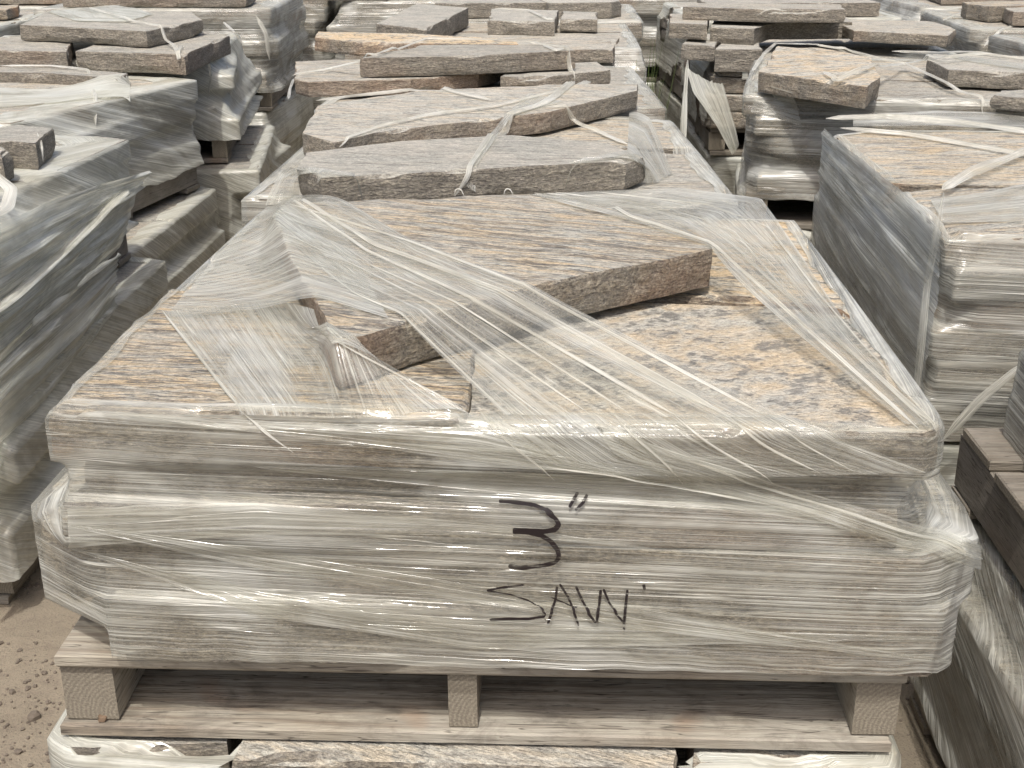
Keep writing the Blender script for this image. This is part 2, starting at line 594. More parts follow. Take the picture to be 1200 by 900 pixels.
def board(name, parent, lx, ly, z, sx, sy, sz, mat, rnd):
    """a board in the pallet's own frame: grain runs along its longest side"""
    vs, fs = [], []
    L, W_ = (sx, sy) if sx >= sy else (sy, sx)
    box(vs, fs, (0, 0, 0), L, W_, sz)
    for v in vs:
        v.z += rnd.uniform(-1, 1) * 0.0012
        v.y += rnd.uniform(-1, 1) * 0.0012
    me = bpy.data.meshes.new(name)
    me.from_pydata([tuple(v) for v in vs], [], fs)
    me.materials.append(mat)
    o = bpy.data.objects.new(name, me)
    COL.objects.link(o)
    o.parent = parent
    o.location = (lx, ly, z)
    o.rotation_euler = (0, 0, (0 if sx >= sy else math.pi / 2) + rnd.uniform(-0.006, 0.006))
    return o


def pallet(fr, z0, h, seed, label, posts=(0.078, 0.042, 0.064), mat=None, front_only=False):
    rnd = random.Random(seed)
    root = empty('wooden_pallet', (fr.c.x, fr.c.y, z0))
    root.rotation_euler = (0, 0, fr.rot)
    tag(root, label, 'pallet', 'wooden pallets under the stone')
    m_ = mat or WOOD
    bt, dt = 0.022, 0.021
    sh = h - bt - dt
    w_, d_ = fr.w, fr.d
    n = 6
    for i in range(n):                                       # deck boards
        bw = d_ / n - 0.03 - rnd.uniform(0, 0.02)
        y = -d_ / 2 + (i + 0.5) * d_ / n
        if i == 0:
            y = -d_ / 2 + bw / 2
        board('deck_board', root, rnd.uniform(-.006, .006), y, h - dt / 2, w_, bw, dt, m_, rnd)
    for i, (px_, pw) in enumerate(zip((-1, 0, 1), posts)):     # stringers
        x = px_ * (w_ / 2 - pw / 2) + (0.0 if px_ else rnd.uniform(-.02, .02))
        board('stringer', root, x, 0.004, bt + sh / 2, pw, d_ - 0.012, sh - 0.001, m_, rnd)
    for i, (y, bw) in enumerate(((-d_ / 2 + 0.094, .19), (0, .115), (d_ / 2 - 0.055, .115))):  # bottom boards
        board('bottom_board', root, rnd.uniform(-.008, .008), y, bt / 2, w_ - 0.004, bw, bt - 0.001, m_, rnd)
    vs, fs = [], []
    box(vs, fs, (0, 0, h / 2), w_, d_, h)
    c, s = math.cos(fr.rot), math.sin(fr.rot)
    SOLIDS.append(([Vector((fr.c.x + v.x * c - v.y * s, fr.c.y + v.x * s + v.y * c, z0 + v.z)) for v in vs], fs))
    return root


def layer(fr, z, th, seed, inset=0.0, split=None, jitter=0.035, lab=None, grp=None, step=0.05, warm=0.4):
    """one course of rough slabs covering the footprint; returns slabs"""
    rnd = random.Random(seed)
    hw, hd = fr.w / 2 - inset, fr.d / 2 - inset
    mode = split or 'one'
    j = lambda a=1.0: rnd.uniform(-jitter, jitter) * a
    c = [(-hw + j(), -hd + j()), (hw + j(), -hd + j()), (hw + j(), hd + j()), (-hw + j(), hd + j())]
    L = lambda a, b, t: (a[0] + (b[0] - a[0]) * t, a[1] + (b[1] - a[1]) * t)
    polys = []
    g = 0.012
    if mode == 'one':
        polys = [c]
    else:
        ts = [rnd.uniform(0.38, 0.62)] if mode in 'xy' else [rnd.uniform(.27, .36), rnd.uniform(.62, .72)]
        cuts = [0] + ts + [1]
        for a, b in zip(cuts, cuts[1:]):
            a2 = a + (g if a else 0)
            b2 = b - (g if b < 1 else 0)
            if mode[0] == 'x':
                k1, k2 = rnd.uniform(-.03, .0), rnd.uniform(0, .03)
                polys.append([L(c[0], c[1], a2), L(c[0], c[1], b2), L(c[3], c[2], b2), L(c[3], c[2], a2)])
            else:
                polys.append([L(c[0], c[3], a2), L(c[1], c[2], a2), L(c[1], c[2], b2), L(c[0], c[3], b2)])
    out = []
    for q, p in enumerate(polys):
        pp = []
        for i in range(len(p)):
            a, b, d = p[i - 1], p[i], p[(i + 1) % len(p)]
            if rnd.random() < 0.35:                           # knocked-off corner
                t = rnd.uniform(0.04, 0.13)
                pp += [L(b, a, t), L(b, d, t)]
            else:
                pp.append(b)
        t_ = th * rnd.uniform(0.93, 1.0)
        side_ = '' if len(polys) == 1 else (('front', 'back') if mode == 'y' else ('left', 'right') if mode == 'x' else ('left', 'middle', 'right'))[q] + ' '
        out.append(slab([fr.to(*v) for v in pp], z + t_, t_, seed * 7 + q, (min(1, max(0, warm + rnd.uniform(-.25, .25))), rnd.uniform(0, 0.5), rnd.uniform(0, .7)), (side_ + lab) if lab else None, grp, step=step))
    return out


# ------------------------------------------------------------------ stretch film
def hull(pts):
    pts = sorted(set((round(p[0], 5), round(p[1], 5)) for p in pts))

    def half(ps):
        h_ = []
        for p in ps:
            while len(h_) > 1 and (h_[-1][0] - h_[-2][0]) * (p[1] - h_[-2][1]) - (h_[-1][1] - h_[-2][1]) * (p[0] - h_[-2][0]) <= 0:
                h_.pop()
            h_.append(p)
        return h_
    a, b = half(pts), half(pts[::-1])
    return a[:-1] + b[:-1]


def hull_r(h_, c, d):
    best = 0.0
    for (ax, ay), (bx, by) in zip(h_, h_[1:] + h_[:1]):
        ex, ey = bx - ax, by - ay
        den = d[0] * ey - d[1] * ex
        if abs(den) < 1e-9:
            continue
        t = ((ax - c[0]) * ey - (ay - c[1]) * ex) / den
        s = ((ax - c[0]) * d[1] - (ay - c[1]) * d[0]) / den
        if t > 0 and -1e-6 <= s <= 1 + 1e-6:
            best = max(best, t)
    return best


def film_wall(fr, slabs, z0, z1, root, seed, mat, du=0.016, dz=0.011, pull=0.5, hem=(0.02, 0.09), shear=0.0, keep=None, wrinkle=0.0016, low=0.0, part='film_wall', sag=0.0):
    """film pulled tight round the stones: convex all round, drawn in between the courses"""
    rnd = random.Random(seed)
    per = []
    hw, hd = fr.w / 2, fr.d / 2
    cs = [(hw, hd), (-hw, hd), (-hw, -hd), (hw, -hd)]           # seam at the far right corner
    for a, b in zip(cs, cs[1:] + cs[:1]):
        n = max(4, int(math.hypot(b[0] - a[0], b[1] - a[1]) / du))
        per += [(a[0] + (b[0] - a[0]) * i / n, a[1] + (b[1] - a[1]) * i / n) for i in range(n)]
    per.append(cs[0])
    dirs = []
    for p in per:
        q = fr.to(*p) - fr.c
        dirs.append((q / q.length))
    M = max(6, int((z1 - z0) / dz))
    zs = [z0 + (z1 - z0) * j / M for j in range(M + 1)]
    cache = {}
    rr = np.zeros((len(dirs), M + 1))
    for j, z in enumerate(zs):
        act = tuple(i for i, s in enumerate(slabs) if s.z0 - 0.004 <= z <= s.z1 + 0.004)
        if not act:
            act = cache.get('last')
            if not act:
                act = tuple(range(len(slabs)))
        cache['last'] = act
        if act not in cache:
            h_ = hull([p for i in act for p in slabs[i].pts])
            cache[act] = np.array([hull_r(h_, fr.c, d) for d in dirs])
        rr[:, j] = cache[act]
    rr += 0.005
    film = np.zeros_like(rr)
    zz = np.array(zs)
    for i in range(len(dirs)):
        r_ = rr[i]
        st = []
        for j in range(M + 1):                                # concave envelope over z
            while len(st) > 1 and (r_[st[-1]] - r_[st[-2]]) * (zz[j] - zz[st[-2]]) <= (r_[j] - r_[st[-2]]) * (zz[st[-1]] - zz[st[-2]]):
                st.pop()
            st.append(j)
        env = np.interp(zz, zz[st], r_[st])
        k_ = np.array([1, 2, 3, 4, 3, 2, 1]) / 16
        sm = np.convolve(np.pad(r_, 3, mode='edge'), k_, 'valid')
        film[i] = np.maximum(r_, pull * env + (1 - pull) * sm)
    k_ = np.array([1, 2, 1]) / 4
    for i in range(len(dirs)):
        film[i] = np.maximum(rr[i] + 0.0005, np.convolve(np.pad(film[i], 1, mode='edge'), k_, 'valid'))
    verts, uvs = [], []
    nD = len(dirs)
    bv = bvh_of([s.item for s in slabs])
    u = 0
    zofs = []
    for i, d in enumerate(dirs):
        if i:
            u += (Vector(per[i]) - Vector(per[i - 1])).length
        zofs.append(low * noise.noise(Vector((u * 4, seed, 0))) + low * 0.5 * noise.noise(Vector((u * 15, seed, 3))))
        H_ = hem[0] + (hem[1] - hem[0]) * (0.5 + 0.5 * noise.noise(Vector((u * 2.3, seed * 1.3, 7))) + 0.35 * noise.noise(Vector((u * 8, seed, 2))))
        H_ = max(0.012, H_)
        for j in range(M + 1):
            wr = noise.noise(Vector((u * 2.2, (zs[j] + shear * u) * 42, seed))) * wrinkle + noise.noise(Vector((u * 1.1, (zs[j] + shear * u) * 17, seed + 5))) * wrinkle * 1.8
            r_ = film[i][j] + abs(wr)
            p = fr.c + d * r_
            z = zs[j] + (zofs[-1] * max(0, 1 - j / (0.2 * M)))
            verts.append(Vector((p.x, p.y, z - sag * (1 - j / M) * 0)))
            uvs.append((u, zs[j] + shear * u))
        for q in range(1, 5):                                 # over the shoulder on to the top
            r_ = film[i][M] - H_ * q / 4
            p = fr.c + d * r_
            hit = bv.ray_cast(Vector((p.x, p.y, 3)), Vector((0, 0, -1)))
            z = zs[M] + 0.003
            if hit[0] is not None and hit[0].z > z1 - 0.06:
                z = max(hit[0].z + 0.004, verts[-1].z - 0.012)
            else:
                z = verts[-1].z - 0.004
            if q < 4:
                z += 0.0012 * (1 + noise.noise(Vector((u * 5, q, seed))))
            verts.append(Vector((p.x, p.y, z)))
            uvs.append((u, zs[M] + H_ * q / 4 + shear * u))
    W_ = M + 5
    faces = []
    for i in range(nD - 1):
        for j in range(W_ - 1):
            if keep is not None:
                c_ = (verts[i * W_ + j] + verts[(i + 1) * W_ + j + 1]) / 2
                if not keep(c_, j / (W_ - 1), u):
                    continue
            faces.append((i * W_ + j, (i + 1) * W_ + j, (i + 1) * W_ + j + 1, i * W_ + j + 1))
    o = mesh_obj(part, verts, faces, mat, root, uvs, True, origin=root.location)
    return o, (verts, faces)


def resample(pts, n):
    L = [0]
    for a, b in zip(pts, pts[1:]):
        L.append(L[-1] + (b - a).length)
    out = []
    for i in range(n):
        t = L[-1] * i / (n - 1)
        k_ = 0
        while k_ < len(L) - 2 and L[k_ + 1] < t:
            k_ += 1
        f = (t - L[k_]) / max(1e-9, L[k_ + 1] - L[k_])
        out.append(pts[k_].lerp(pts[k_ + 1], min(1, max(0, f))))
    return out


def seat(p, bv, off):
    hit = bv.ray_cast(Vector((p.x, p.y, 3)), Vector((0, 0, -1)))
    if hit[0] is not None and hit[0].z + off > p.z and hit[0].z - p.z < 0.12:
        return Vector((p.x, p.y, hit[0].z + off))
    return p


def film_sheet(rows, root, seed, mat, n=60, m_=24, bv=None, off=0.004, relax=12, wrinkle=0.002, ragged=0.0, part='film_sheet', fold=0.0, wdir=(0, -0.35, 1)):
    """a sheet lofted through rows of points, pulled tight along the rows and laid on the stone"""
    rows = [resample(r_, n) for r_ in rows]
    K = len(rows) - 1
    G = []
    for j in range(m_ + 1):
        t = j / m_ * K
        k_ = min(K - 1, int(t))
        f = t - k_
        G.append([a.lerp(b, f) for a, b in zip(rows[k_], rows[k_ + 1])])
    if bv is not None:
        ny, nx = len(G), n
        Zs = np.array([[p.z for p in row] for row in G])
        Hs = np.full((ny, nx), -9.0)
        for a_ in range(ny):
            for b_ in range(nx):
                p = G[a_][b_]
                ht = bv.ray_cast(Vector((p.x, p.y, 3)), Vector((0, 0, -1)))
                if ht[0] is not None and abs(ht[0].z - p.z) < 0.2:
                    Hs[a_, b_] = ht[0].z + off
        Hs = np.maximum(Hs, np.minimum(Zs, Hs))
        Z_ = np.maximum(Zs, Hs)
        for it in range(relax * 20):                          # a membrane pulled tight over the stone
            P_ = np.pad(Z_, 1, mode='edge')
            along = (P_[1:-1, :-2] + P_[1:-1, 2:]) / 2
            cross = (P_[:-2, 1:-1] + P_[2:, 1:-1]) / 2
            new = 0.75 * along + 0.25 * cross
            new[:, 0], new[:, -1] = Z_[:, 0], Z_[:, -1]
            Z_ = np.maximum(new - 0.00002, Hs)
        for a_ in range(ny):
            for b_ in range(nx):
                G[a_][b_].z = float(Z_[a_, b_])
    verts, uvs = [], []
    mid = G[m_ // 2]
    LU = sum((b - a).length for a, b in zip(mid, mid[1:]))
    LV = sum((G[q][n // 2] - G[q - 1][n // 2]).length for q in range(1, m_ + 1))
    for j, row in enumerate(G):
        u = 0
        for i, p in enumerate(row):
            if i:
                u += (row[i] - row[i - 1]).length
            uv_ = (i / (n - 1) * LU, j / m_ * LV)
            wz = noise.noise(Vector((u * 1.6, j / m_ * 9, seed))) + 0.6 * noise.noise(Vector((u * 2.5, j / m_ * 26, seed + 3)))
            q = p + Vector(wdir) * (abs(wz) * wrinkle + (fold * abs(math.sin(j * 1.9 + seed)) if fold else 0))
            if ragged and j in (0, m_):
                q.xy += Vector((noise.noise(Vector((u * 9, seed, j))), noise.noise(Vector((u * 9, seed + 9, j))))) * ragged
            verts.append(q)
            uvs.append(uv_)
    faces = []
    for j in range(m_):
        for i in range(n - 1):
            faces.append((j * n + i, j * n + i + 1, (j + 1) * n + i + 1, (j + 1) * n + i))
    return mesh_obj(part, verts, faces, mat, root, uvs, True, origin=root.location)


def band(pu, pl, root, seed, mat, bv, n=70, m_=10, off=.004, part='film_band'):
    """film stuck to the surface between two lines given in the picture"""
    A_ = resample([Vector((x, y, 0)) for x, y in pu], n)
    B_ = resample([Vector((x, y, 0)) for x, y in pl], n)
    G, verts, uvs = [], [], []
    for j in range(m_ + 1):
        row = hits([tuple(a.lerp(b, j / m_).xy) for a, b in zip(A_, B_)], bv, off)
        for it in range(3):
            q = [p.copy() for p in row]
            for i in range(1, n - 1):
                row[i] = q[i] * .5 + (q[i - 1] + q[i + 1]) * .25
        G.append(row)
    LU = sum((b - a).length for a, b in zip(G[m_ // 2], G[m_ // 2][1:]))
    LV = sum((G[q][n // 2] - G[q - 1][n // 2]).length for q in range(1, m_ + 1))
    for j, row in enumerate(G):
        for i, p in enumerate(row):
            verts.append(p)
            uvs.append((i / (n - 1) * LU, j / m_ * LV))
    faces = [(j * n + i, j * n + i + 1, (j + 1) * n + i + 1, (j + 1) * n + i) for j in range(m_) for i in range(n - 1)]
    return mesh_obj(part, verts, faces, mat, root, uvs, True, origin=root.location)


def strap(pts, root, seed, width=0.03, bv=None, off=0.005, n=None, mat=None, part='film_strap', ends=(1, 1), relax=6, lift=0.0, thin=None):
    """film gathered into a pleated strap"""
    if part == 'film_strap':
        width *= 0.72
    L = sum((b - a).length for a, b in zip(pts, pts[1:]))
    n = n or max(12, int(L / 0.012))
    P = resample(pts, n)
    for it in range(2):                                       # soften the bends
        q = [p.copy() for p in P]
        for i in range(1, n - 1):
            P[i] = q[i] * 0.5 + (q[i - 1] + q[i + 1]) * 0.25
    if bv is not None:
        for it in range(relax):
            P = [seat(p, bv, off) for p in P]
            q = [p.copy() for p in P]
            for i in range(1, n - 1):
                P[i].z = q[i].z * 0.5 + (q[i - 1].z + q[i + 1].z) * 0.25
        P = [seat(p, bv, off) for p in P]
    prof = 9
    verts, uvs = [], []
    u = 0
    for i, p in enumerate(P):
        t = (P[min(n - 1, i + 1)] - P[max(0, i - 1)]).normalized()
        if i:
            u += (P[i] - P[i - 1]).length
        view = (CAM - p).normalized()
        nrm = Vector((0, -0.35, 0.94))
        if abs(t.z) > 0.75:
            nrm = Vector((math.copysign(0.5, -p.x), -0.8, 0.1))
        sd_ = t.cross(nrm)
        sd_ = sd_.normalized() if sd_.length > 1e-5 else Vector((1, 0, 0))
        nr = sd_.cross(t).normalized()
        f = i / (n - 1)
        wd = width * ((1 - f) * ends[0] + f * ends[1]) * (0.85 + 0.3 * noise.noise(Vector((u * 5, seed, 1)))) * (0.12 + 0.88 * min(1.0, min(f, 1 - f) * L / 0.05))
        for j in range(prof):
            s = j / (prof - 1) - 0.5
            hgt = (0.16 * wd if j % 2 else 0.02 * wd) * (1 + noise.noise(Vector((u * 7, j * 3.1, seed)))) + 0.12 * wd * (0.25 - s * s) * 4
            sj = s + 0.10 * noise.noise(Vector((u * 4, j * 2.7, seed + 4)))
            verts.append(p + sd_ * (sj * wd) + nr * (hgt + lift))
            uvs.append((u, s * width))
    faces = [(i * prof + j, i * prof + j + 1, (i + 1) * prof + j + 1, (i + 1) * prof + j) for i in range(n - 1) for j in range(prof - 1)]
    return mesh_obj(part, verts, faces, mat or FILM_ROPE, root, uvs, True, origin=root.location)


def film_root(fr, z, label, grp='stretch films round the stacks'):
    o = empty('stretch_film', (fr.c.x, fr.c.y, z))
    return tag(o, label, 'plastic film', grp)


def hits(pix, bv, off=0.006, z=1.0):
    """pixels -> points on the surfaces the camera sees there"""
    out = []
    for q in pix:
        if len(q) > 2 and q[2] is not None:
            kind, val = q[2]
            out.append({'z': PZ, 'y': PY, 'x': PX}[kind](q[0], q[1], val))
            continue
        d = ray(q[0], q[1]).normalized()
        h_ = bv.ray_cast(CAM, d)
        if h_[0] is None:
            out.append(PZ(q[0], q[1], z))
        else:
            nn = h_[1] if h_[1].dot(d) < 0 else -h_[1]
            out.append(h_[0] + nn * off)
    return out


# ================================================================== THE SETTING
gv, gf = [], []
S_ = 60
NG = 40
xs = [-S_ + 2 * S_ * i / NG for i in range(NG + 1)]
for y in xs:
    for x in xs:
        gv.append(Vector((x, y + 20, 0)))
for j in range(NG):
    for i in range(NG):
        a = j * (NG + 1) + i
        gf.append((a, a + 1, a + NG + 2, a + NG + 1))
g_o = mesh_obj('ground', gv, gf, GROUND)
tag(g_o, 'bare dusty ground of the stone yard between the rows of pallets', None, None, 'structure')


# ================================================================== FRONT STACK (C1)
PH = 0.14
c1 = Frame(-0.102, 2.125, 1.22, 1.21, 0.0)
pallet(c1, 0.482, 0.140, 3, 'grey timber pallet under the front stack marked in black pen', mat=WOOD_N)
G1 = 'slabs wrapped on the front pallet'
B1 = 'granite slab at the back of the %s course of the front wrapped stack'
main = []
zb = 0.6245


def rect(x0, x1, y0, y1, j=0.0, seed=0):
    r_ = random.Random(seed)
    return [(x0 + r_.uniform(-j, j), y0 + r_.uniform(-j, j)), (x1 + r_.uniform(-j, j), y0 + r_.uniform(-j, j)), (x1 + r_.uniform(-j, j), y1 + r_.uniform(-j, j)), (x0 + r_.uniform(-j, j), y1 + r_.uniform(-j, j))]


# lowest course
main.append(slab([(-.615, 1.505), (.535, 1.50), (.565, 1.53), (.56, 2.0), (-.60, 2.02)], zb + .103, .101, 11, (.4, .2, .4), 'longest granite slab at the bottom front edge of the front wrapped stack', G1, step=.025))
main.append(slab(rect(-.70, .50, 2.06, 2.72, .02, 5), zb + .10, .098, 12, (.3, .2, .4), B1 % 'lowest', G1))
# second course: chunk sticking out on the left, slab sticking out on the right
main.append(slab([(-.752, 1.62), (-.735, 1.58), (-.69, 1.555), (-.632, 1.60), (-.63, 2.02), (-.74, 2.02)], zb + .192, .135, 13, (.5, .1, .5), 'rough slab jutting from the lower left corner of the front wrapped stack', G1, step=.025))
main.append(slab([(-.622, 1.525), (.50, 1.50), (.59, 1.56), (.60, 1.66), (.585, 2.1), (-.622, 2.12)], zb + .188, .084, 14, (.4, .2, .3), 'slab jutting out at the right side of the front wrapped stack', G1, step=.025))
main.append(slab(rect(-.68, .52, 2.2, 2.73, .02, 6), zb + .185, .082, 15, (.3, .3, .3), B1 % 'second', G1))
# third course
main.append(slab([(-.66, 1.505), (.47, 1.51), (.49, 1.56), (.50, 2.05), (-.65, 2.08)], zb + .252, .060, 16, (.4, .2, .3), 'thin slab forming the middle ledge on the left of the front wrapped stack', G1, step=.025))
main.append(slab(rect(-.66, .50, 2.1, 2.72, .02, 7), zb + .252, .062, 17, (.3, .2, .4), B1 % 'third', G1))
# recessed course under the top
main.append(slab([(-.635, 1.53), (.455, 1.53), (.46, 2.1), (-.63, 2.1)], zb + .308, .054, 18, (.4, .4, .4), 'slab set back under the top course at the front of the front stack', G1))
main.append(slab(rect(-.62, .46, 2.13, 2.70, .02, 8), zb + .308, .054, 19, (.4, .3, .4), B1 % 'recessed', G1))
# top course
ZT = 1.010
e1 = slab([(-.668, 1.515), (-.40, 1.508), (-.116, 1.503), (-.106, 1.53), (-.118, 1.83), (-.15, 2.03), (-.66, 2.05)], ZT, .075, 21, (.86, .03, .0), 'peach and grey streaked slab on the left front of the front stack', G1, step=.018, rough=.6)
e2 = slab([(-.114, 1.507), (.30, 1.497), (.485, 1.495), (.507, 1.515), (.515, 1.56), (.49, 1.98), (.36, 2.035), (.10, 2.055), (-.124, 2.03)], ZT - .012, .064, 22, (.72, .85, 1.0), 'mottled peach slab on the right front of the front stack', G1, step=.018)
e3 = slab([(.0, 2.07), (.12, 2.075), (.36, 2.055), (.50, 2.0), (.51, 2.62), (.0, 2.66)], ZT - .010, .066, 23, (.9, .1, .8), 'peach slab behind the mottled one, half covered by film', G1, step=.02)
e4 = slab([(-.65, 2.07), (-.16, 2.05), (-.02, 2.08), (-.02, 2.66), (-.64, 2.70)], ZT - .012, .064, 24, (.6, .1, .3), 'slab hidden under the big tilted slab of the front stack', G1, step=.03)
main += [e1, e2, e3, e4]
ft = 1.082
fpix = [(393, 402), (520, 366), (620, 337), (740, 313), (836, 292), (836, 284), (770, 258), (700, 239), (620, 227), (480, 231), (335, 238), (318, 250), (350, 330)]
big = pix_slab(fpix, ft, .066, 25, (.72, .03, .10), 'big streaked granite slab lying across the top of the front stack', group=G1, step=.018)
main_top = main + [big]

fr1 = film_root(c1, .62, 'clear stretch film round the front stack, marked 3 inch SAW in pen')


def keep1(c_, t, u):
    return c_.z > 0.600


fw1, fw1_item = film_wall(c1, main, .634, .995, fr1, 4, FILM_MAIN, du=.010, dz=.006, pull=.50, hem=(.015, .05), shear=.03, wrinkle=.0010, low=.010)
bv1 = bvh_of([s.item for s in main_top] + [fw1_item])
bvs1 = bvh_of([s.item for s in main_top])
h1 = lambda pix, off=.006: hits(pix, bv1, off)

# sheets laid over the top
film_sheet([h1([(312, 240), (352, 246), (395, 254)]), h1([(252, 302), (310, 305), (415, 300)]), h1([(196, 374), (280, 374), (455, 376)])], fr1, 1, FILM_SHEET, 60, 40, bvs1, wrinkle=.001)
film_sheet([h1([(192, 368), (283, 482)], .010), h1([(250, 362), (340, 484)]), h1([(325, 352), (366, 420), (410, 486)]), h1([(372, 360), (394, 403), (548, 485)])], fr1, 2, FILM_SHEET, 60, 60, bvs1, wrinkle=.001)
film_sheet([h1([(330, 236), (480, 282), (606, 330), (925, 492)], .008),
            h1([(322, 256), (460, 300), (558, 353), (815, 492)], .008),
            h1([(312, 280), (430, 325), (512, 367), (680, 490)], .008),
            h1([(300, 300), (410, 345), (474, 379), (590, 489)], .008)],
           fr1, 3, FILM_SHEET, 90, 60, bvs1, wrinkle=.0012, ragged=.002)
film_sheet([h1([(622, 225), (720, 221), (800, 219), (892, 232), (930, 290), (1000, 395), (1090, 502)], .008),
            h1([(621, 227), (730, 238), (810, 262), (890, 320), (1080, 500)], .008),
            h1([(620, 229), (720, 256), (832, 291), (1060, 500)], .008)],
           fr1, 4, FILM_SHEET, 90, 40, bvs1, wrinkle=.0012)
band([(925, 490), (1010, 522), (1090, 552)], [(560, 485), (640, 545), (760, 562)], fr1, 5, FILM_SHEET, bv1, 60, 40)
band([(120, 484), (400, 487), (560, 485), (760, 560)], [(122, 485), (380, 515), (560, 540), (762, 562)], fr1, 6, FILM_SHEET, bv1, 60, 20)
band([(690, 492), (800, 530), (920, 566), (1060, 610), (1150, 640)], [(720, 530), (800, 566), (930, 600), (1060, 640), (1150, 668)], fr1, 7, FILM_SHEET, bv1, 70, 14, .006)
band([(80, 612), (300, 640), (520, 672), (760, 712), (1110, 772)], [(82, 616), (300, 664), (520, 700), (760, 738), (1110, 776)], fr1, 8, FILM_SHEET, bv1, 120, 12, .004)
band([(84, 640), (300, 690), (560, 730), (1120, 745)], [(86, 642), (300, 720), (560, 760), (1120, 747)], fr1, 9, FILM_SHEET, bv1, 120, 12, .003)
band([(300, 545), (600, 552), (850, 566), (1150, 640)], [(302, 547), (600, 580), (850, 600), (1150, 644)], fr1, 10, FILM_SHEET, bv1, 120, 12, .003)
band([(80, 595), (300, 590), (560, 610), (760, 640)], [(82, 640), (300, 625), (560, 625), (762, 642)], fr1, 11, FILM_SHEET, bv1, 120, 12, .0035)
for i, (pp, wd, en) in enumerate([
        ([(316, 256), (440, 291), (580, 343), (850, 492)], .011, (.9, 1.1)),
        ([(318, 264), (430, 298), (552, 354), (790, 492)], .007, (.8, 1.2)),
        ([(340, 243), (480, 287), (598, 333), (895, 492)], .006, (.8, 1.2)),
        ([(400, 300), (536, 360), (740, 492)], .005, (.5, 1)),
        ([(330, 276), (430, 322), (515, 367), (690, 490)], .004, (.5, 1)),
        ([(410, 346), (476, 379), (592, 489)], .004, (1, .8)),
        ([(190, 368), (284, 482)], .006, (.7, 1)),
        ([(392, 400), (548, 485)], .005, (1, .6)),
        ([(626, 226), (740, 258), (834, 290), (1075, 502)], .009, (1.2, .8)),
        ([(640, 226), (760, 246), (840, 272), (900, 330), (1092, 506)], .011, (1, .8)),
        ([(650, 225), (780, 243), (860, 275), (920, 345), (1088, 504)], .005, (1, .8)),
        ([(700, 225), (830, 240), (900, 270), (960, 350), (1093, 506)], .005, (1, .8))]):
    strap(h1(pp, .007), fr1, 30 + i, wd, bvs1, off=.006, ends=en, part='film_fold', relax=30)
for i, (pp, wd) in enumerate([
        ([(850, 492), (905, 526), (960, 552)], .006), ([(790, 492), (850, 530), (905, 560)], .004), ([(895, 492), (950, 524), (1000, 550)], .004), ([(284, 482), (312, 504), (345, 528)], .006),
        ([(560, 486), (600, 520), (650, 558)], .005), ([(720, 492), (770, 532), (800, 562)], .006),
        ([(800, 535), (930, 580), (1060, 622), (1150, 655)], .006), ([(640, 545), (760, 560), (900, 590)], .004)]):
    pts_ = resample([Vector((x, y, 0)) for x, y in pp], 30)
    strap(h1([tuple(p.xy) for p in pts_], .007), fr1, 60 + i, wd, None, part='film_fold')

# black pen on the film
ink = []


def stroke(pp, w0):
    ink.append((pp, w0))


stroke([(585, 586), (600, 587), (622, 590), (640, 597), (651, 606), (655, 613), (650, 618), (636, 620), (618, 619), (601, 618)], 6.5)
stroke([(601, 620), (616, 620), (634, 624), (645, 631), (653, 641), (655, 649), (650, 656), (632, 660), (612, 662), (596, 660)], 6.5)
stroke([(677, 574), (672, 584), (667, 594)], 4.5)
stroke([(688, 577), (683, 588), (674, 598)], 4.5)
stroke([(614, 682), (600, 684), (585, 686), (571, 689)], 3.2)
stroke([(571, 689), (600, 694), (620, 701), (633, 710), (640, 717), (636, 720)], 2.2)
stroke([(639, 719), (620, 722), (596, 722), (574, 723)], 3.6)
stroke([(653, 684), (651, 700), (646, 716), (642, 728)], 3.8)
stroke([(656, 681), (666, 697), (672, 712), (678, 730)], 3.2)
stroke([(646, 697), (660, 703), (676, 711)], 2.0)
stroke([(675, 684), (682, 700), (690, 716), (698, 727)], 3.6)
stroke([(704, 688), (702, 706), (699, 726)], 3.6)
stroke([(707, 687), (714, 704), (722, 716), (731, 727)], 3.2)
stroke([(735, 688), (733, 706), (731, 728)], 3.8)
stroke([(754, 682), (755, 688)], 4.0)
stroke([(730, 732), (732, 734)], 2.5)
bvf = bvh_of([fw1_item])
iv, if_ = [], []
for pp, w0 in ink:
    P2 = resample([Vector((x, y, 0)) for x, y in pp], max(4, int(len(pp) * 7)))
    base_i = len(iv)
    for i, p in enumerate(P2):
        t = (P2[min(len(P2) - 1, i + 1)] - P2[max(0, i - 1)]).normalized()
        nn = Vector((-t.y, t.x, 0))
        wdt = w0 * (0.42 + 0.10 * noise.noise(Vector((p.x * .09, p.y * .09, 1)))) * (0.6 if i in (0, len(P2) - 1) else 1)
        for s in (-1, 0, 1):
            q = p + nn * wdt * s
            iv.append(hits([(q.x, q.y)], bvf, .0075)[0])
    for i in range(len(P2) - 1):
        for s in range(2):
            a = base_i + i * 3 + s
            if_.append((a, a + 3, a + 4, a + 1))
mesh_obj('marker_writing', iv, if_, MARKER, fr1, origin=fr1.location)

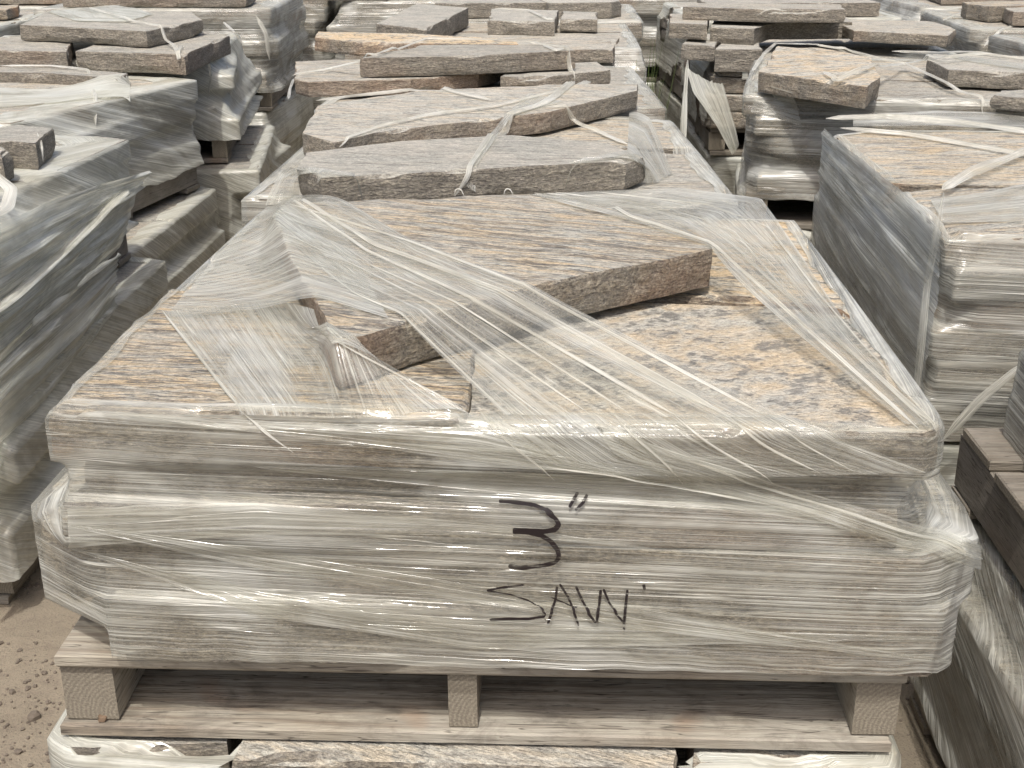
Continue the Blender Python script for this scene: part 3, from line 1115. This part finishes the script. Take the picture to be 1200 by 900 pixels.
# stones of the stack below the front pallet
c1l = Frame(-0.10, 2.13, 1.20, 1.20, 0.0)
LAB = 'back slab directly beneath the front pallet on the lower stack'
low = []
low += layer(c1l, .13, .11, 301, 0, 'y', lab='slab on the ground pallet, lower stack beneath the front pallet', grp='slabs under the front pallet')
low += layer(c1l, .245, .11, 302, 0, 'x', lab='slab of the middle course, lower stack beneath the front pallet', grp='slabs under the front pallet')
low.append(slab([(-.74, 1.53), (-.70, 1.50), (-.47, 1.52), (-.48, 2.0), (-.73, 2.0)], .475, .11, 303, (.3, .5, .3), 'grey slab at the lower left corner under the front pallet', 'slabs under the front pallet'))
low.append(slab([(-.455, 1.475), (.19, 1.475), (.20, 1.9), (-.45, 1.95)], .478, .115, 304, (.45, .2, .5), 'pale peach and grey slab below the middle of the front pallet', 'slabs under the front pallet', step=.02))
low.append(slab([(.21, 1.50), (.50, 1.49), (.515, 1.53), (.51, 1.9), (.22, 1.9)], .472, .11, 305, (.5, .3, .4), 'film covered slab below the right end of the front pallet', 'slabs under the front pallet'))
low.append(slab(rect(-.68, .50, 2.02, 2.70), .476, .115, 306, (.4, .3, .4), LAB, 'slabs under the front pallet'))
pallet(c1l, 0.0, .13, 31, 'bottom pallet standing on the ground beneath the front stacks')
frl = film_root(c1l, .12, 'crumpled film round the lower stack under the front pallet')
film_wall(c1l, low, .12, .470, frl, 41, FILM_OLD, hem=(.02, .07), keep=lambda c_, t, u: not (-.46 < c_.x < .20 and c_.y < 1.7), du=.02, dz=.014)
bvl = bvh_of([s.item for s in low])

# ================================================================== THE OTHER STACKS
def stack(fr, who, seed, z0, h, n, courses_warm=.4, mat=None, wrap=True, pal=True, pal_h=.13, hem=(.03, .12), split=None, jitter=.04, keep=None, shear=.0, pull=.5, fine=False, film_name=None, inset=0.0, du=None, film_z=None, lab=None, bare=None, drop=0.02):
    """pallet + courses + film; who = a phrase that tells this stack from the others"""
    rnd = random.Random(seed)
    if pal:
        pallet(fr, z0, pal_h, seed + 1, 'pallet under the %s' % who)
    z = z0 + (pal_h + .001 if pal else 0)
    top = z0 + h
    th = (top - z) / n
    ss = []
    for i in range(n):
        t = th - .003
        tl = i == n - 1
        ss += layer(fr, z, t, seed * 13 + i, inset * (.9 + .1 * rnd.random()), (split or 'y' if tl else bare), jitter, (lab if tl and lab else 'flat stone, %s, %s' % (('top course', 'second course from top', 'third course from top', 'fourth course from top', 'fifth course from top')[n - 1 - i], who)), 'stones of the %s' % who, step=.05, warm=courses_warm)
        z += th
    root = None
    item = None
    if wrap:
        root = film_root(fr, z0 + .1, film_name or ('stretch film round the %s' % who))
        zf = film_z or (min(q_.z1 for q_ in ss if q_.z1 > top - th * .3) - .002)
        fo, item = film_wall(fr, ss, z0 + (pal_h if pal else 0) - drop, zf, root, seed, mat or FILM_OLD, du=du or (.014 if fine else .026), dz=.009 if fine else .016, pull=pull, hem=hem, shear=shear, keep=keep, wrinkle=.0045 if mat is FILM_OLD or mat is None else .002, low=.02)
    return ss, root, item


def two(fr, who, seed, zl, hu, nl, nu, rot2=0.0, dx=0.0, dy=0.0, **kw):
    """two stacks one on the other"""
    f2 = Frame(fr.c.x + dx, fr.c.y + dy, fr.w, fr.d, math.degrees(fr.rot) + rot2)
    lw = dict(kw.pop('low', {}))
    a = stack(f2, 'lower %s' % who, seed + 50, 0.0, zl, nl, **lw)
    b = stack(fr, 'upper %s' % who, seed, zl + .002, hu, nu, **kw)
    return a, b


def loose(fr, z, seed, who, n=2):
    """rough offcuts lying loose on a stack"""
    r_ = random.Random(seed)
    for i in range(n):
        cx = (-.27 if i % 2 == 0 else .28) + r_.uniform(-.05, .05)
        cy = r_.uniform(-.42, .10)
        hw, hd = r_.uniform(.20, .28), r_.uniform(.14, .24)
        p = [(-hw, -hd), (hw * r_.uniform(.5, 1), -hd * r_.uniform(.8, 1.2)), (hw, -hd * r_.uniform(0, .5)), (hw * r_.uniform(.7, 1), hd), (-hw * r_.uniform(.2, .9), hd * r_.uniform(.8, 1.2)), (-hw * 1.05, hd * r_.uniform(0, .6))]
        a = r_.uniform(-.35, .35)
        t_ = r_.uniform(.05, .09)
        slab([fr.to(cx + x * math.cos(a) - y * math.sin(a), cy + x * math.sin(a) + y * math.cos(a)) for x, y in p], z + t_, t_, seed + i, (r_.random(), r_.uniform(0, .6), r_.uniform(0, 1)), 'loose offcut lying on the %s of the %s' % ('left half' if i == 0 else 'right half', who), 'loose offcuts on the far stacks')


# ---- centre column behind
c2 = Frame(-.15, 3.50, 1.10, 1.28, 0)
(_, _, _), (s2, r2, i2) = two(c2, 'stack directly behind the front one', 120, .48, .50, 4, 5, mat=FILM, hem=(.02, .10), fine=True, split='y', courses_warm=.6)
A = pix_slab([(348, 196), (375, 209), (500, 202), (617, 195), (735, 189), (757, 180), (712, 168), (600, 158), (470, 165), (358, 179)], 1.055, .068, 130, (.12, .10, .15), 'long pale grey slab at the front of the second stack', step=.02, rough=.6)
Bs = pix_slab([(354, 156), (392, 167), (437, 156), (646, 131), (748, 106), (748, 98), (640, 99), (480, 107), (369, 124)], 1.045, .060, 131, (.45, .12, .6), 'long slab lying behind the pale one on the second stack', step=.02, rough=.7)
bv2 = bvh_of([s.item for s in s2] + [A.item, Bs.item, i2])
bq2 = bvh_of([s.item for s in s2] + [A.item, Bs.item])
h2 = lambda pix, off=.008, z=1.0: hits(pix, bv2, off, z)
strap(h2([(532, 229), (548, 205), (562, 180), (590, 155), (640, 122), (690, 96)]), r2, 1, .045, bq2, ends=(.5, 1.3))
strap(h2([(395, 172), (440, 152), (500, 138), (580, 127), (650, 110), (690, 97)]), r2, 2, .030, bq2, ends=(.6, 1))
strap(h2([(640, 128), (668, 142), (700, 157), (735, 172)]), r2, 3, .028, bq2)
strap(h2([(370, 118), (420, 112), (480, 106), (540, 112), (575, 120)]), r2, 4, .030, bq2)
film_sheet([h2([(312, 238), (330, 222), (352, 198)]), h2([(350, 236), (362, 222), (372, 204)]), h2([(425, 232), (400, 228), (376, 212)])], r2, 5, FILM_SHEET, 30, 18, bq2)
film_sheet([h2([(620, 110), (590, 140), (545, 215)]), h2([(660, 120), (600, 158), (556, 222)])], r2, 6, FILM_SHEET, 30, 12, bq2)
film_sheet([h2([(735, 130), (760, 150), (788, 205)]), h2([(735, 178), (745, 190), (770, 216)]), h2([(660, 222), (690, 215), (740, 220)])], r2, 7, FILM_SHEET, 30, 18, bq2, wrinkle=.008)
for i, x in enumerate((536, 594)):
    strap([PZ(x - 4, 230, 1.01), PZ(x - 2, 221, 1.025), PZ(x + 4, 221, 1.025), PZ(x + 8, 230, 1.01)], r2, 8 + i, .012)

c3 = Frame(-.22, 4.98, 1.16, 1.22, 0)
(_, _, _), (s3, r3, i3) = two(c3, 'third stack of the middle row', 140, .48, .48, 4, 5, mat=FILM, hem=(.02, .12), split='y', courses_warm=.5)
GT = 'loose slabs on top of the third middle stack'
t3 = [pix_slab([(344, 92), (360, 96), (480, 93), (562, 86), (596, 76), (470, 66), (345, 72)], 1.025, .055, 150, (.5, .1, .4), 'broad slab under the left end of the brown one', group=GT),
      pix_slab([(586, 90), (640, 90), (716, 82), (700, 72), (606, 76)], 1.022, .052, 151, (.3, .1, .2), 'slab under the right end of the long brown one', group=GT),
      pix_slab([(421, 68), (540, 66), (675, 59), (664, 53), (560, 52), (492, 53)], 1.098, .068, 152, (.35, .35, .1), 'long narrow brown slab with a sawn straight front edge', group=GT, rough=.5),
      pix_slab([(367, 44), (420, 50), (500, 51), (608, 52), (604, 46), (480, 39), (372, 37)], 1.085, .055, 153, (1.0, .25, 1.0), 'pink granite slab with a rough rounded left end', group=GT),
      pix_slab([(470, 60), (720, 58), (726, 44), (640, 38), (520, 42)], 1.022, .056, 154, (.5, .1, .5), 'flat slab behind the long brown one', group=GT)]
t3[3].o.color = (1.0, .18, 1.0, 1)
bq3 = bvh_of([s.item for s in s3 + t3] + [i3])
h3 = lambda pix, off=.008, z=1.03: hits(pix, bq3, off, z)
strap(h3([(345, 92), (390, 84), (440, 70), (500, 49), (560, 50), (620, 53), (668, 60)]), r3, 1, .022, bq3, lift=.006)
strap(h3([(636, 54), (650, 66), (662, 82), (672, 94)]), r3, 2, .030, bq3)
strap(h3([(344, 92), (340, 104), (338, 116)]), r3, 3, .016)

c4 = Frame(-.20, 6.42, 1.2, 1.25, 0)
(_, _, _), (s4, r4, i4) = two(c4, 'fourth stack of the middle row', 160, .48, .53, 4, 5, mat=FILM, hem=(.02, .10), split='y')
GT = 'loose slabs on top of the fourth middle stack'
t4 = [pix_slab([(441, 28), (500, 34), (549, 9), (488, 4)], 1.105, .090, 170, (.15, .25, .3), 'grey rectangular slab set crooked on the fourth middle stack', group=GT),
      pix_slab([(571, 24), (610, 25), (650, 26), (655, 12), (576, 10)], 1.088, .072, 171, (.15, .15, .3), 'square grey slab under a strap on the fourth middle stack', group=GT),
      pix_slab([(656, 22), (700, 23), (700, 14), (660, 13)], 1.075, .06, 172, (.3, .2, .4), 'small slab at the right of the square grey one', group=GT)]
bq4 = bvh_of([s.item for s in s4 + t4] + [i4])
strap(hits([(580, 12), (620, 14), (640, 24), (650, 44)], bq4, .01), r4, 2, .025, bq4)
c5 = Frame(-.15, 7.85, 1.2, 1.25, 2)
two(c5, 'fifth stack of the middle row', 180, .48, .52, 3, 4, mat=FILM, jitter=.06)
slab([c5.to(*p) for p in ((-.55, -.5), (.35, -.45), (.3, -.1), (-.5, -.1))], 1.085, .08, 185, (.2, .35, .2), 'grey slab on top of the fifth middle stack')
c6 = Frame(.25, 9.3, 1.2, 1.25, -2)
two(c6, 'sixth stack of the middle row', 190, .48, .54, 3, 4, mat=FILM, jitter=.06)

lc = Frame(-1.02, 9.0, .9, 1.2, 5)
two(lc, 'stack set between the left and middle rows', 195, .50, .52, 4, 5, mat=FILM, jitter=.06)
lc2 = Frame(.62, 10.6, .9, 1.2, -4)
two(lc2, 'hindmost stack between the middle and right rows', 198, .50, .42, 4, 4, mat=FILM_OLD)

# ---- right column
rr1 = Frame(1.44, 1.70, 1.25, 1.25, 0)
(sr1l, rr1l, _), (sr1, rr1r, ir1) = two(rr1, 'stack at the lower right edge', 210, .505, .42, 4, 3, mat=FILM, fine=True, inset=.075, jitter=.015, pal_h=.16, dx=-.02, low=dict(mat=FILM, shear=.25, jitter=.04, fine=True))
rr2 = Frame(1.43, 3.25, 1.20, 1.30, 0)
(_, _, _), (sr2, rr2r, ir2) = two(rr2, 'wrapped stack on the right', 220, .50, .475, 4, 5, mat=FILM, fine=True, hem=(.02, .05), split='y', shear=.05, jitter=.025, drop=.11, courses_warm=.6, low=dict(jitter=.03), lab='broad pinkish grey slab on the wrapped right stack')
bvr2 = bvh_of([s.item for s in sr2] + [ir2])
bqr2 = bvh_of([s.item for s in sr2])
hr2 = lambda pix, off=.008, z=.98: hits(pix, bvr2, off, z)
# diagonal sheet pulled down the left face
XL = .79
film_sheet([[PX(966, 150, XL), PX(1020, 194, XL), PX(1075, 238, XL), PX(1104, 272, XL - .01)],
            [PX(962, 190, XL - .01), PX(1010, 245, XL - .01), PX(1060, 300, XL - .01), PX(1100, 350, XL - .015)],
            [PX(960, 250, XL - .012), PX(1000, 320, XL - .012), PX(1045, 390, XL - .012), PX(1084, 440, XL - .015)],
            [PX(958, 300, XL), PX(985, 370, XL), PX(1030, 450, XL), PX(1082, 520, XL)]], rr2r, 3, FILM_DIAG, 60, 40, None, wrinkle=.014, part='film_panel', wdir=(-1, 0, 0))
strap(hr2([(968, 139), (1040, 137), (1120, 143), (1215, 160)]), rr2r, 1, .05, bqr2, relax=2)
strap(hr2([(985, 150), (1060, 160), (1130, 172), (1215, 188)]), rr2r, 2, .035, bqr2, relax=2)
strap(hr2([(1103, 232), (1135, 212), (1170, 198), (1215, 180)], .02), rr2r, 4, .05, bqr2, relax=2)
strap([PX(1106, 225, XL - .02), PX(1098, 270, XL - .03), PX(1086, 330, XL - .03), PX(1078, 420, XL - .03), PX(1070, 500, XL - .03)], rr2r, 5, .026, mat=FILM_SHEET)
film_sheet([hr2([(1000, 133), (1100, 128), (1215, 132)]), hr2([(1000, 146), (1100, 145), (1215, 152)])], rr2r, 6, FILM_SHEET, 40, 10, bqr2)
strap([PY(1103, 518, 2.53), PY(1150, 468, 2.5), PY(1210, 418, 2.46)], rr2r, 7, .028)
film_sheet([hr2([(1090, 236), (1160, 226), (1215, 215)]), hr2([(1104, 262), (1160, 262), (1215, 262)])], rr2r, 8, FILM_SHEET, 40, 14, bqr2)

rr3 = Frame(1.355, 5.0, 1.16, 1.22, -8.5)
(_, _, _), (sr3, rr3r, ir3) = two(rr3, 'wrapped stack with the tied straps', 240, .52, .47, 4, 5, mat=FILM, hem=(.02, .10), fine=True, split='y', courses_warm=.6)
GT = 'loose slabs on the stack with the tied straps'
t_r3 = [pix_slab([(889, 84), (944, 92), (1016, 102), (1032, 90), (1020, 66), (960, 56), (912, 54)], 1.072, .070, 250, (.75, .12, .8), 'thick brownish slab held down by crossed straps', group=GT),
        pix_slab([(1085, 70), (1112, 82), (1160, 84), (1215, 86), (1215, 66), (1090, 62)], 1.06, .06, 251, (.2, .4, .6), 'slab with a dark broken edge at the right frame edge', group=GT),
        pix_slab([(1160, 112), (1215, 116), (1215, 105), (1172, 106)], 1.035, .045, 252, (.2, .35, .4), 'small grey block below the dark edged slab', group=GT)]
bqr3 = bvh_of([s.item for s in sr3 + t_r3] + [ir3])
hr3 = lambda pix, off=.008, z=1.0: hits(pix, bqr3, off, z)
strap(hr3([(880, 92), (895, 66), (908, 54), (960, 62), (1060, 84), (1110, 108), (1152, 134)], .02), rr3r, 1, .028, bqr3, lift=.01)
strap(hr3([(962, 120), (985, 100), (1005, 90), (1060, 83), (1110, 75), (1160, 70)], .02), rr3r, 2, .032, bqr3, lift=.006)
strap(hr3([(1045, 60), (1090, 62), (1140, 64), (1215, 72)]), rr3r, 3, .035, bqr3)
film_sheet([hr3([(1045, 62), (1120, 66), (1210, 78)]), hr3([(1070, 72), (1130, 72), (1210, 84)])], rr3r, 4, FILM_SHEET, 30, 8, bqr3)
film_sheet([hr3([(884, 96), (905, 100), (930, 108)]), hr3([(884, 116), (905, 124), (935, 128)]), hr3([(880, 132), (906, 136), (940, 150)])], rr3r, 5, FILM_SHEET, 24, 18, None, part='film_patch')

rr4 = Frame(1.33, 6.55, 1.2, 1.2, 0)
(_, _, _), (sr4, rr4r, ir4) = two(rr4, 'half unwrapped stack on the right', 260, .50, .44, 4, 4, bare='x2', mat=FILM_OLD, keep=lambda c_, t, u: noise.noise(Vector((c_.x * 3, c_.y * 3, c_.z * 5))) > -.05 and not (c_.y < 6.05 and c_.x > .9))
GT = 'loose blocks on the half unwrapped stack'
t_r4 = [pix_slab([(838, 58), (894, 58), (890, 50), (845, 49)], .99, .10, 270, (.1, .25, .2), 'grey sawn block with a smooth front face', group=GT),
        pix_slab([(798, 52), (838, 54), (843, 46), (806, 45)], 1.0, .07, 271, (.2, .3, .3), 'short slab end left of the grey sawn block', group=GT),
        pix_slab([(832, 32), (884, 34), (900, 27), (1000, 26), (990, 19), (836, 22)], 1.065, .08, 272, (.2, .3, .3), 'long grey slab above the sawn block', group=GT),
        pix_slab([(784, 27), (830, 29), (832, 16), (785, 16)], 1.085, .07, 273, (.5, .15, .4), 'brownish block at the left edge of the half unwrapped stack', group=GT),
        pix_slab([(800, 8), (900, 11), (992, 11), (985, 5), (812, 3)], 1.145, .06, 274, (.4, .3, .2), 'long thin slab lying highest on the half unwrapped stack', group=GT),
        pix_slab([(986, 29), (1000, 36), (1112, 42), (1122, 34), (1090, 24), (1000, 22)], 1.05, .05, 275, (.5, .15, .5), 'flat slab right of the long grey one', group=GT)]
bqr4 = bvh_of([s.item for s in sr4 + t_r4])
strap(hits([(888, 17), (900, 12), (912, 13), (922, 16)], bqr4, .015), rr4r, 3, .02)
# torn film hanging from the left corner
film_sheet([[PY(804, 80, 5.85), PY(812, 110, 5.82), PY(840, 150, 5.8), PY(858, 182, 5.8)], [PY(830, 96, 5.84), PY(842, 120, 5.82), PY(852, 150, 5.8), PY(862, 180, 5.8)], [PY(848, 100, 5.83), PY(856, 130, 5.83), PY(862, 150, 5.82), PY(866, 170, 5.82)]], rr4r, 8, FILM_OLD, 30, 18, None, wrinkle=.02, part='torn_film')
strap([PY(806, 70, 5.8), PY(803, 110, 5.75), PY(801, 150, 5.7), PY(797, 200, 5.66)], rr4r, 9, .05, ends=(.7, 1.2), mat=FILM_OLD)
film_sheet([[PY(800, 160, 5.66), PY(796, 185, 5.64), PY(792, 216, 5.6)], [PY(806, 165, 5.66), PY(815, 190, 5.64), PY(826, 208, 5.62)]], rr4r, 10, FILM_OLD, 24, 12, None, wrinkle=.02, part='torn_film')
rr5 = Frame(1.33, 8.05, 1.2, 1.25, 3)
two(rr5, 'fifth stack of the right row', 280, .50, .50, 4, 5, mat=FILM_OLD, keep=lambda c_, t, u: noise.noise(Vector((c_.x * 3, c_.y * 3, c_.z * 4))) > -.1)
slab([rr5.to(*p) for p in ((-.5, -.6), (.5, -.55), (.5, -.2), (-.5, -.2))], 1.08, .075, 286, (.25, .35, .2), 'grey slab along the front top of the fifth right stack')
rr6 = Frame(1.35, 9.5, 1.2, 1.25, 0)
two(rr6, 'sixth stack of the right row', 290, .50, .54, 3, 4, mat=FILM, jitter=.06)
# far right column
for i, (yy, nm, rt_) in enumerate(((5.95, 'nearest', 3), (7.4, 'second', -2), (8.85, 'third', 2))):
    q = Frame(2.83, yy, 1.2, 1.25, rt_)
    (_, _, _), (sq, rq, iq) = two(q, '%s stack of the far right row' % nm, 310 + 20 * i, .50, .50, 3, 5, mat=FILM, hem=(.05, .25), low=dict(wrap=False))
    slab([q.to(*p) for p in ((-.4, -.45), (.45, -.4), (.4, -.05), (-.35, .05))], 1.075, .07, 316 + i, (.4, .25, .4), 'loose slab on the %s stack of the far right row' % nm)
    if i == 0:
        bq = bvh_of([s.item for s in sq] + [iq])
        strap(hits([(1105, 24), (1130, 14), (1150, -5)], bq, .02), rq, 1, .03)
        strap(hits([(1158, 54), (1172, 36), (1205, 24)], bq, .02), rq, 2, .03)

# ---- left column
ll1 = Frame(-1.99, 3.33, 1.18, 1.32, 0)
(_, _, _), (sl1, rl1, il1) = two(ll1, 'nearest stack of the left row', 410, .52, .40, 4, 4, mat=FILM_OLD, fine=True, hem=(.10, .28), shear=.45, pull=.6, jitter=.06, dx=.07, rot2=0, low=dict(mat=FILM_OLD, fine=True, shear=.5, pull=.45, jitter=.07))
GT = 'loose blocks on the nearest left stack'
tl1 = [pix_slab([(-40, 172), (13, 166), (42, 168), (63, 150), (20, 146), (-40, 150)], 1.0, .075, 420, (.1, .25, .2), 'grey block with a strap across its end on the left', group=GT),
       pix_slab([(-40, 182), (4, 182), (14, 174), (-2, 170), (-40, 172)], 1.005, .08, 421, (.2, .2, .3), 'corner of a grey stone at the left frame edge', group=GT)]
bql1 = bvh_of([s.item for s in sl1 + tl1] + [il1])
hl1 = lambda pix, off=.01, z=.95: hits(pix, bql1, off, z)
XA = -1.33
# sheet hanging over the right side of the near left stack
film_sheet([[PX(175, 200, XA), PX(120, 215, XA), PX(60, 235, XA), PX(0, 262, XA), PX(-60, 285, XA)],
            [PX(160, 225, XA - .01), PX(110, 262, XA), PX(60, 300, XA), PX(0, 345, XA), PX(-60, 385, XA)],
            [PX(140, 290, XA - .02), PX(100, 325, XA - .01), PX(60, 362, XA), PX(0, 415, XA), PX(-60, 460, XA)]], rl1, 3, FILM_OLD, 60, 30, None, wrinkle=.034, part='hanging_film', wdir=(1, -.2, .2))
XB = -1.30
film_sheet([[PX(138, 296, XB), PX(100, 322, XB), PX(50, 365, XB), PX(-60, 462, XB)],
            [PX(134, 345, XB), PX(92, 400, XB), PX(40, 455, XB), PX(-60, 548, XB)],
            [PX(130, 398, XB - .02), PX(84, 470, XB - .02), PX(34, 545, XB - .03), PX(-60, 650, XB - .05)]], rl1, 13, FILM_OLD, 60, 34, None, wrinkle=.03, ragged=.02, part='hanging_film', wdir=(1, -.2, .1))
strap([PX(150, 222, XA + .01), PX(120, 250, XA + .02), PX(70, 300, XA + .02), PX(20, 345, XA + .02), PX(-30, 385, XA + .02)], rl1, 2, .06, mat=FILM_OLD)
strap([PZ(-20, 195, 1.0), PZ(14, 222, .97), PX(8, 245, XA + .02), PX(-20, 262, XA + .02)], rl1, 4, .05)
strap(hl1([(44, 158), (46, 172), (48, 190)], .006), rl1, 5, .018)
ll2 = Frame(-2.17, 4.68, 1.16, 1.2, -11)
(_, _, _), (sl2, rl2, il2) = two(ll2, 'second stack of the left row', 430, .50, .46, 4, 4, mat=FILM_OLD, hem=(.08, .25), shear=.3, pull=.55, jitter=.075, fine=True, rot2=8, dx=.10, low=dict(mat=FILM_OLD, shear=.6, jitter=.08, pull=.4, fine=True))
tl2 = [pix_slab([(-30, 84), (60, 86), (138, 92), (150, 86), (60, 79), (-30, 78)], .995, .06, 440, (.35, .4, .2), 'long brown edged slab at the back of the second left stack')]
bql2 = bvh_of([s.item for s in sl2 + tl2] + [il2])
strap(hits([(0, 80), (60, 80), (104, 85), (108, 98), (112, 116), (110, 150)], bql2, .01), rl2, 1, .022)
film_sheet([hits([(-10, 104), (60, 108), (150, 98)], bql2, .01), hits([(-10, 128), (60, 122), (150, 118)], bql2, .01)], rl2, 2, FILM_OLD, 40, 12, bql2)
ll3 = Frame(-2.13, 6.05, 1.2, 1.2, 8)
(_, _, _), (sl3, rl3, il3) = two(ll3, 'third stack of the left row', 450, .53, .45, 4, 5, mat=FILM_OLD, hem=(.03, .12), shear=.5, jitter=.065, fine=True, split='y', rot2=-3, dx=.12, dy=-.15, low=dict(jitter=.09, pull=.4, fine=True, shear=.4))
GT = 'loose slabs on the third left stack'
tl3 = [pix_slab([(-30, 58), (78, 61), (86, 47), (-30, 42)], 1.055, .08, 460, (.4, .2, .3), 'tan slab at the left frame edge on the third left stack', group=GT),
       pix_slab([(88, 60), (150, 62), (216, 64), (270, 42), (236, 37), (120, 49)], 1.055, .08, 461, (.35, .2, .2), 'slab with a brown end face on the third left stack', group=GT),
       pix_slab([(22, 29), (100, 33), (172, 37), (238, 23), (225, 14), (60, 12)], 1.125, .065, 462, (.2, .2, .2), 'pale slab half covered with film on the third left stack', group=GT)]
bql3 = bvh_of([s.item for s in sl3 + tl3] + [il3])
hl3 = lambda pix, off=.01, z=1.05: hits(pix, bql3, off, z)
strap(hl3([(105, 14), (150, 27), (190, 48), (206, 60), (212, 78), (222, 116)], .015), rl3, 1, .024, bql3, lift=.006)
strap(hl3([(242, 74), (248, 90), (243, 118)]), rl3, 2, .016)
strap(hl3([(264, 76), (268, 100)]), rl3, 3, .014)
strap(hl3([(262, 26), (275, 38), (282, 52)]), rl3, 4, .022)
film_sheet([hl3([(60, 6), (120, 12), (180, 18)]), hl3([(30, 24), (90, 26), (150, 27)])], rl3, 5, FILM_OLD, 30, 10, bql3, wrinkle=.01)
ll4 = Frame(-2.20, 7.6, 1.2, 1.25, 3)
(_, _, _), (sl4, rl4, il4) = two(ll4, 'fourth stack of the left row', 470, .53, .55, 4, 5, mat=FILM, jitter=.06, hem=(.05, .2), rot2=-4)
slab([ll4.to(*p) for p in ((-.5, -.58), (.5, -.6), (.48, -.2), (-.5, -.15))], 1.145, .06, 476, (.35, .45, .1), 'brown slab lying along the front top of the fourth left stack')
strap([PY(300, 18, 6.98), PY(312, 40, 6.95), PY(316, 70, 6.94)], rl4, 2, .04)
ll5 = Frame(-2.1, 9.1, 1.2, 1.25, -3)
two(ll5, 'fifth stack of the left row', 490, .52, .52, 4, 5, mat=FILM, jitter=.06)
for i, (yy, nm) in enumerate(((7.3, 'nearest'), (8.7, 'second'))):
    q = Frame(-3.6, yy, 1.2, 1.25, 3 - 4 * i)
    two(q, '%s stack of the far left row' % nm, 510 + 20 * i, .50, .50, 3, 4, mat=FILM_OLD, low=dict(wrap=False))
    slab([q.to(*p) for p in ((-.4, -.5), (.5, -.45), (.45, -.05), (-.4, 0))], 1.07, .065, 516 + i, (.6, .2, .4), 'loose slab on the %s stack of the far left row' % nm)
loose(ll4, 1.145 - .06, 600, 'fourth stack of the left row')
loose(ll5, 1.04, 603, 'fifth stack of the left row')
loose(lc, 1.02, 606, 'stack between the left and middle rows')
loose(c5, 1.002, 609, 'fifth stack of the middle row')
loose(rr5, 1.002, 612, 'fifth stack of the right row')
loose(Frame(2.83, 5.95, 1.2, 1.25, 3), 1.002, 615, 'nearest stack of the far right row')
loose(Frame(2.83, 7.4, 1.2, 1.25, -2), 1.002, 618, 'second stack of the far right row')
loose(Frame(-3.6, 7.3, 1.2, 1.25, 3), 1.002, 621, 'nearest stack of the far left row')

# ================================================================== SMALL THINGS
rnd = random.Random(5)
gv, gf = [], []


def chip(verts, faces, c, r_, rd):
    b = len(verts)
    n = 6
    for z, k in ((-.3, .9), (.35, 1.0), (.75, .5)):
        for i in range(n):
            a = i / n * 6.283 + rd.uniform(-.3, .3)
            verts.append(Vector(c) + Vector((math.cos(a) * k, math.sin(a) * k, z)) * r_ * rd.uniform(.7, 1.1))
    for l in range(2):
        for i in range(n):
            j = (i + 1) % n
            faces.append((b + l * n + i, b + l * n + j, b + (l + 1) * n + j, b + (l + 1) * n + i))
    faces.append(tuple(b + 2 * n + i for i in range(n)))


for i in range(9000):
    y = rnd.uniform(1.7, 5.0)
    x = rnd.uniform(-1.5, -.55) if rnd.random() < .85 else rnd.uniform(.4, .9)
    cl = noise.noise(Vector((x * 3, y * 3, 0)))
    if rnd.random() > .45 + cl:
        continue
    chip(gv, gf, (x, y, .001), abs(rnd.gauss(0, .0028)) + .0012, rnd)
o = mesh_obj('gravel', gv, gf, PEBBLE, smooth=False)
tag(o, 'loose dark grit scattered over the dusty ground by the stacks', 'gravel', None, 'stuff')
for i, (x, y, r_) in enumerate(((40, 842, .016), (52, 790, .008), (14, 812, .009), (22, 882, .009))):
    vs, fs = [], []
    p = PZ(x, y, 0)
    chip(vs, fs, (p.x, p.y, r_ * .3), r_, rnd)
    o = mesh_obj('ground_stone', vs, fs, PEBBLE, smooth=False, origin=p)
    tag(o, ('largest stone', 'uppermost stone', 'stone nearest the left frame edge', 'lowest stone')[i] + ' lying on the dusty ground at lower left', 'stone', 'stones on the ground at lower left')
vs, fs = [], []
p = PZ(121, 842, .505)
chip(vs, fs, (p.x, p.y, p.z + .003), .010, rnd)
o = mesh_obj('pebble', vs, fs, PEBBLE2, smooth=False, origin=p)
tag(o, 'small brown pebble on the bottom board of the front pallet', 'pebble')


def weed(x, y, h, n, seed, label):
    r_ = random.Random(seed)
    root = empty('weed', (x, y, 0))
    tag(root, label, 'weed', 'weeds between the stacks')
    vs, fs = [], []
    for i in range(n):
        a = r_.uniform(0, 6.283)
        b0 = Vector((x + r_.uniform(-.06, .06), y + r_.uniform(-.06, .06), 0))
        hh = h * r_.uniform(.5, 1)
        ln = Vector((math.cos(a), math.sin(a), 0)) * r_.uniform(.02, .14)
        sd_ = Vector((-math.sin(a), math.cos(a), 0)) * .006
        k = len(vs)
        for q in range(5):
            t = q / 4
            c_ = b0 + ln * t * t + Vector((0, 0, hh * t))
            vs.extend((c_ - sd_ * (1 - t * .9), c_ + sd_ * (1 - t * .9)))
        for q in range(4):
            fs.append((k + q * 2, k + q * 2 + 1, k + q * 2 + 3, k + q * 2 + 2))
    o = mesh_obj('blades', vs, fs, GRASS, root, origin=root.location)
    o['kind'] = 'stuff'


weed(.40, 5.70, 1.02, 60, 1, 'tall green weed in the gap right of the middle row')
weed(.47, 7.1, .95, 50, 2, 'clump of grass farther back by the middle row')
weed(-.98, 4.7, .30, 26, 3, 'small weed in the gap left of the second middle stack')
weed(-1.05, 3.9, .22, 20, 4, 'low weed at the foot of the left row')
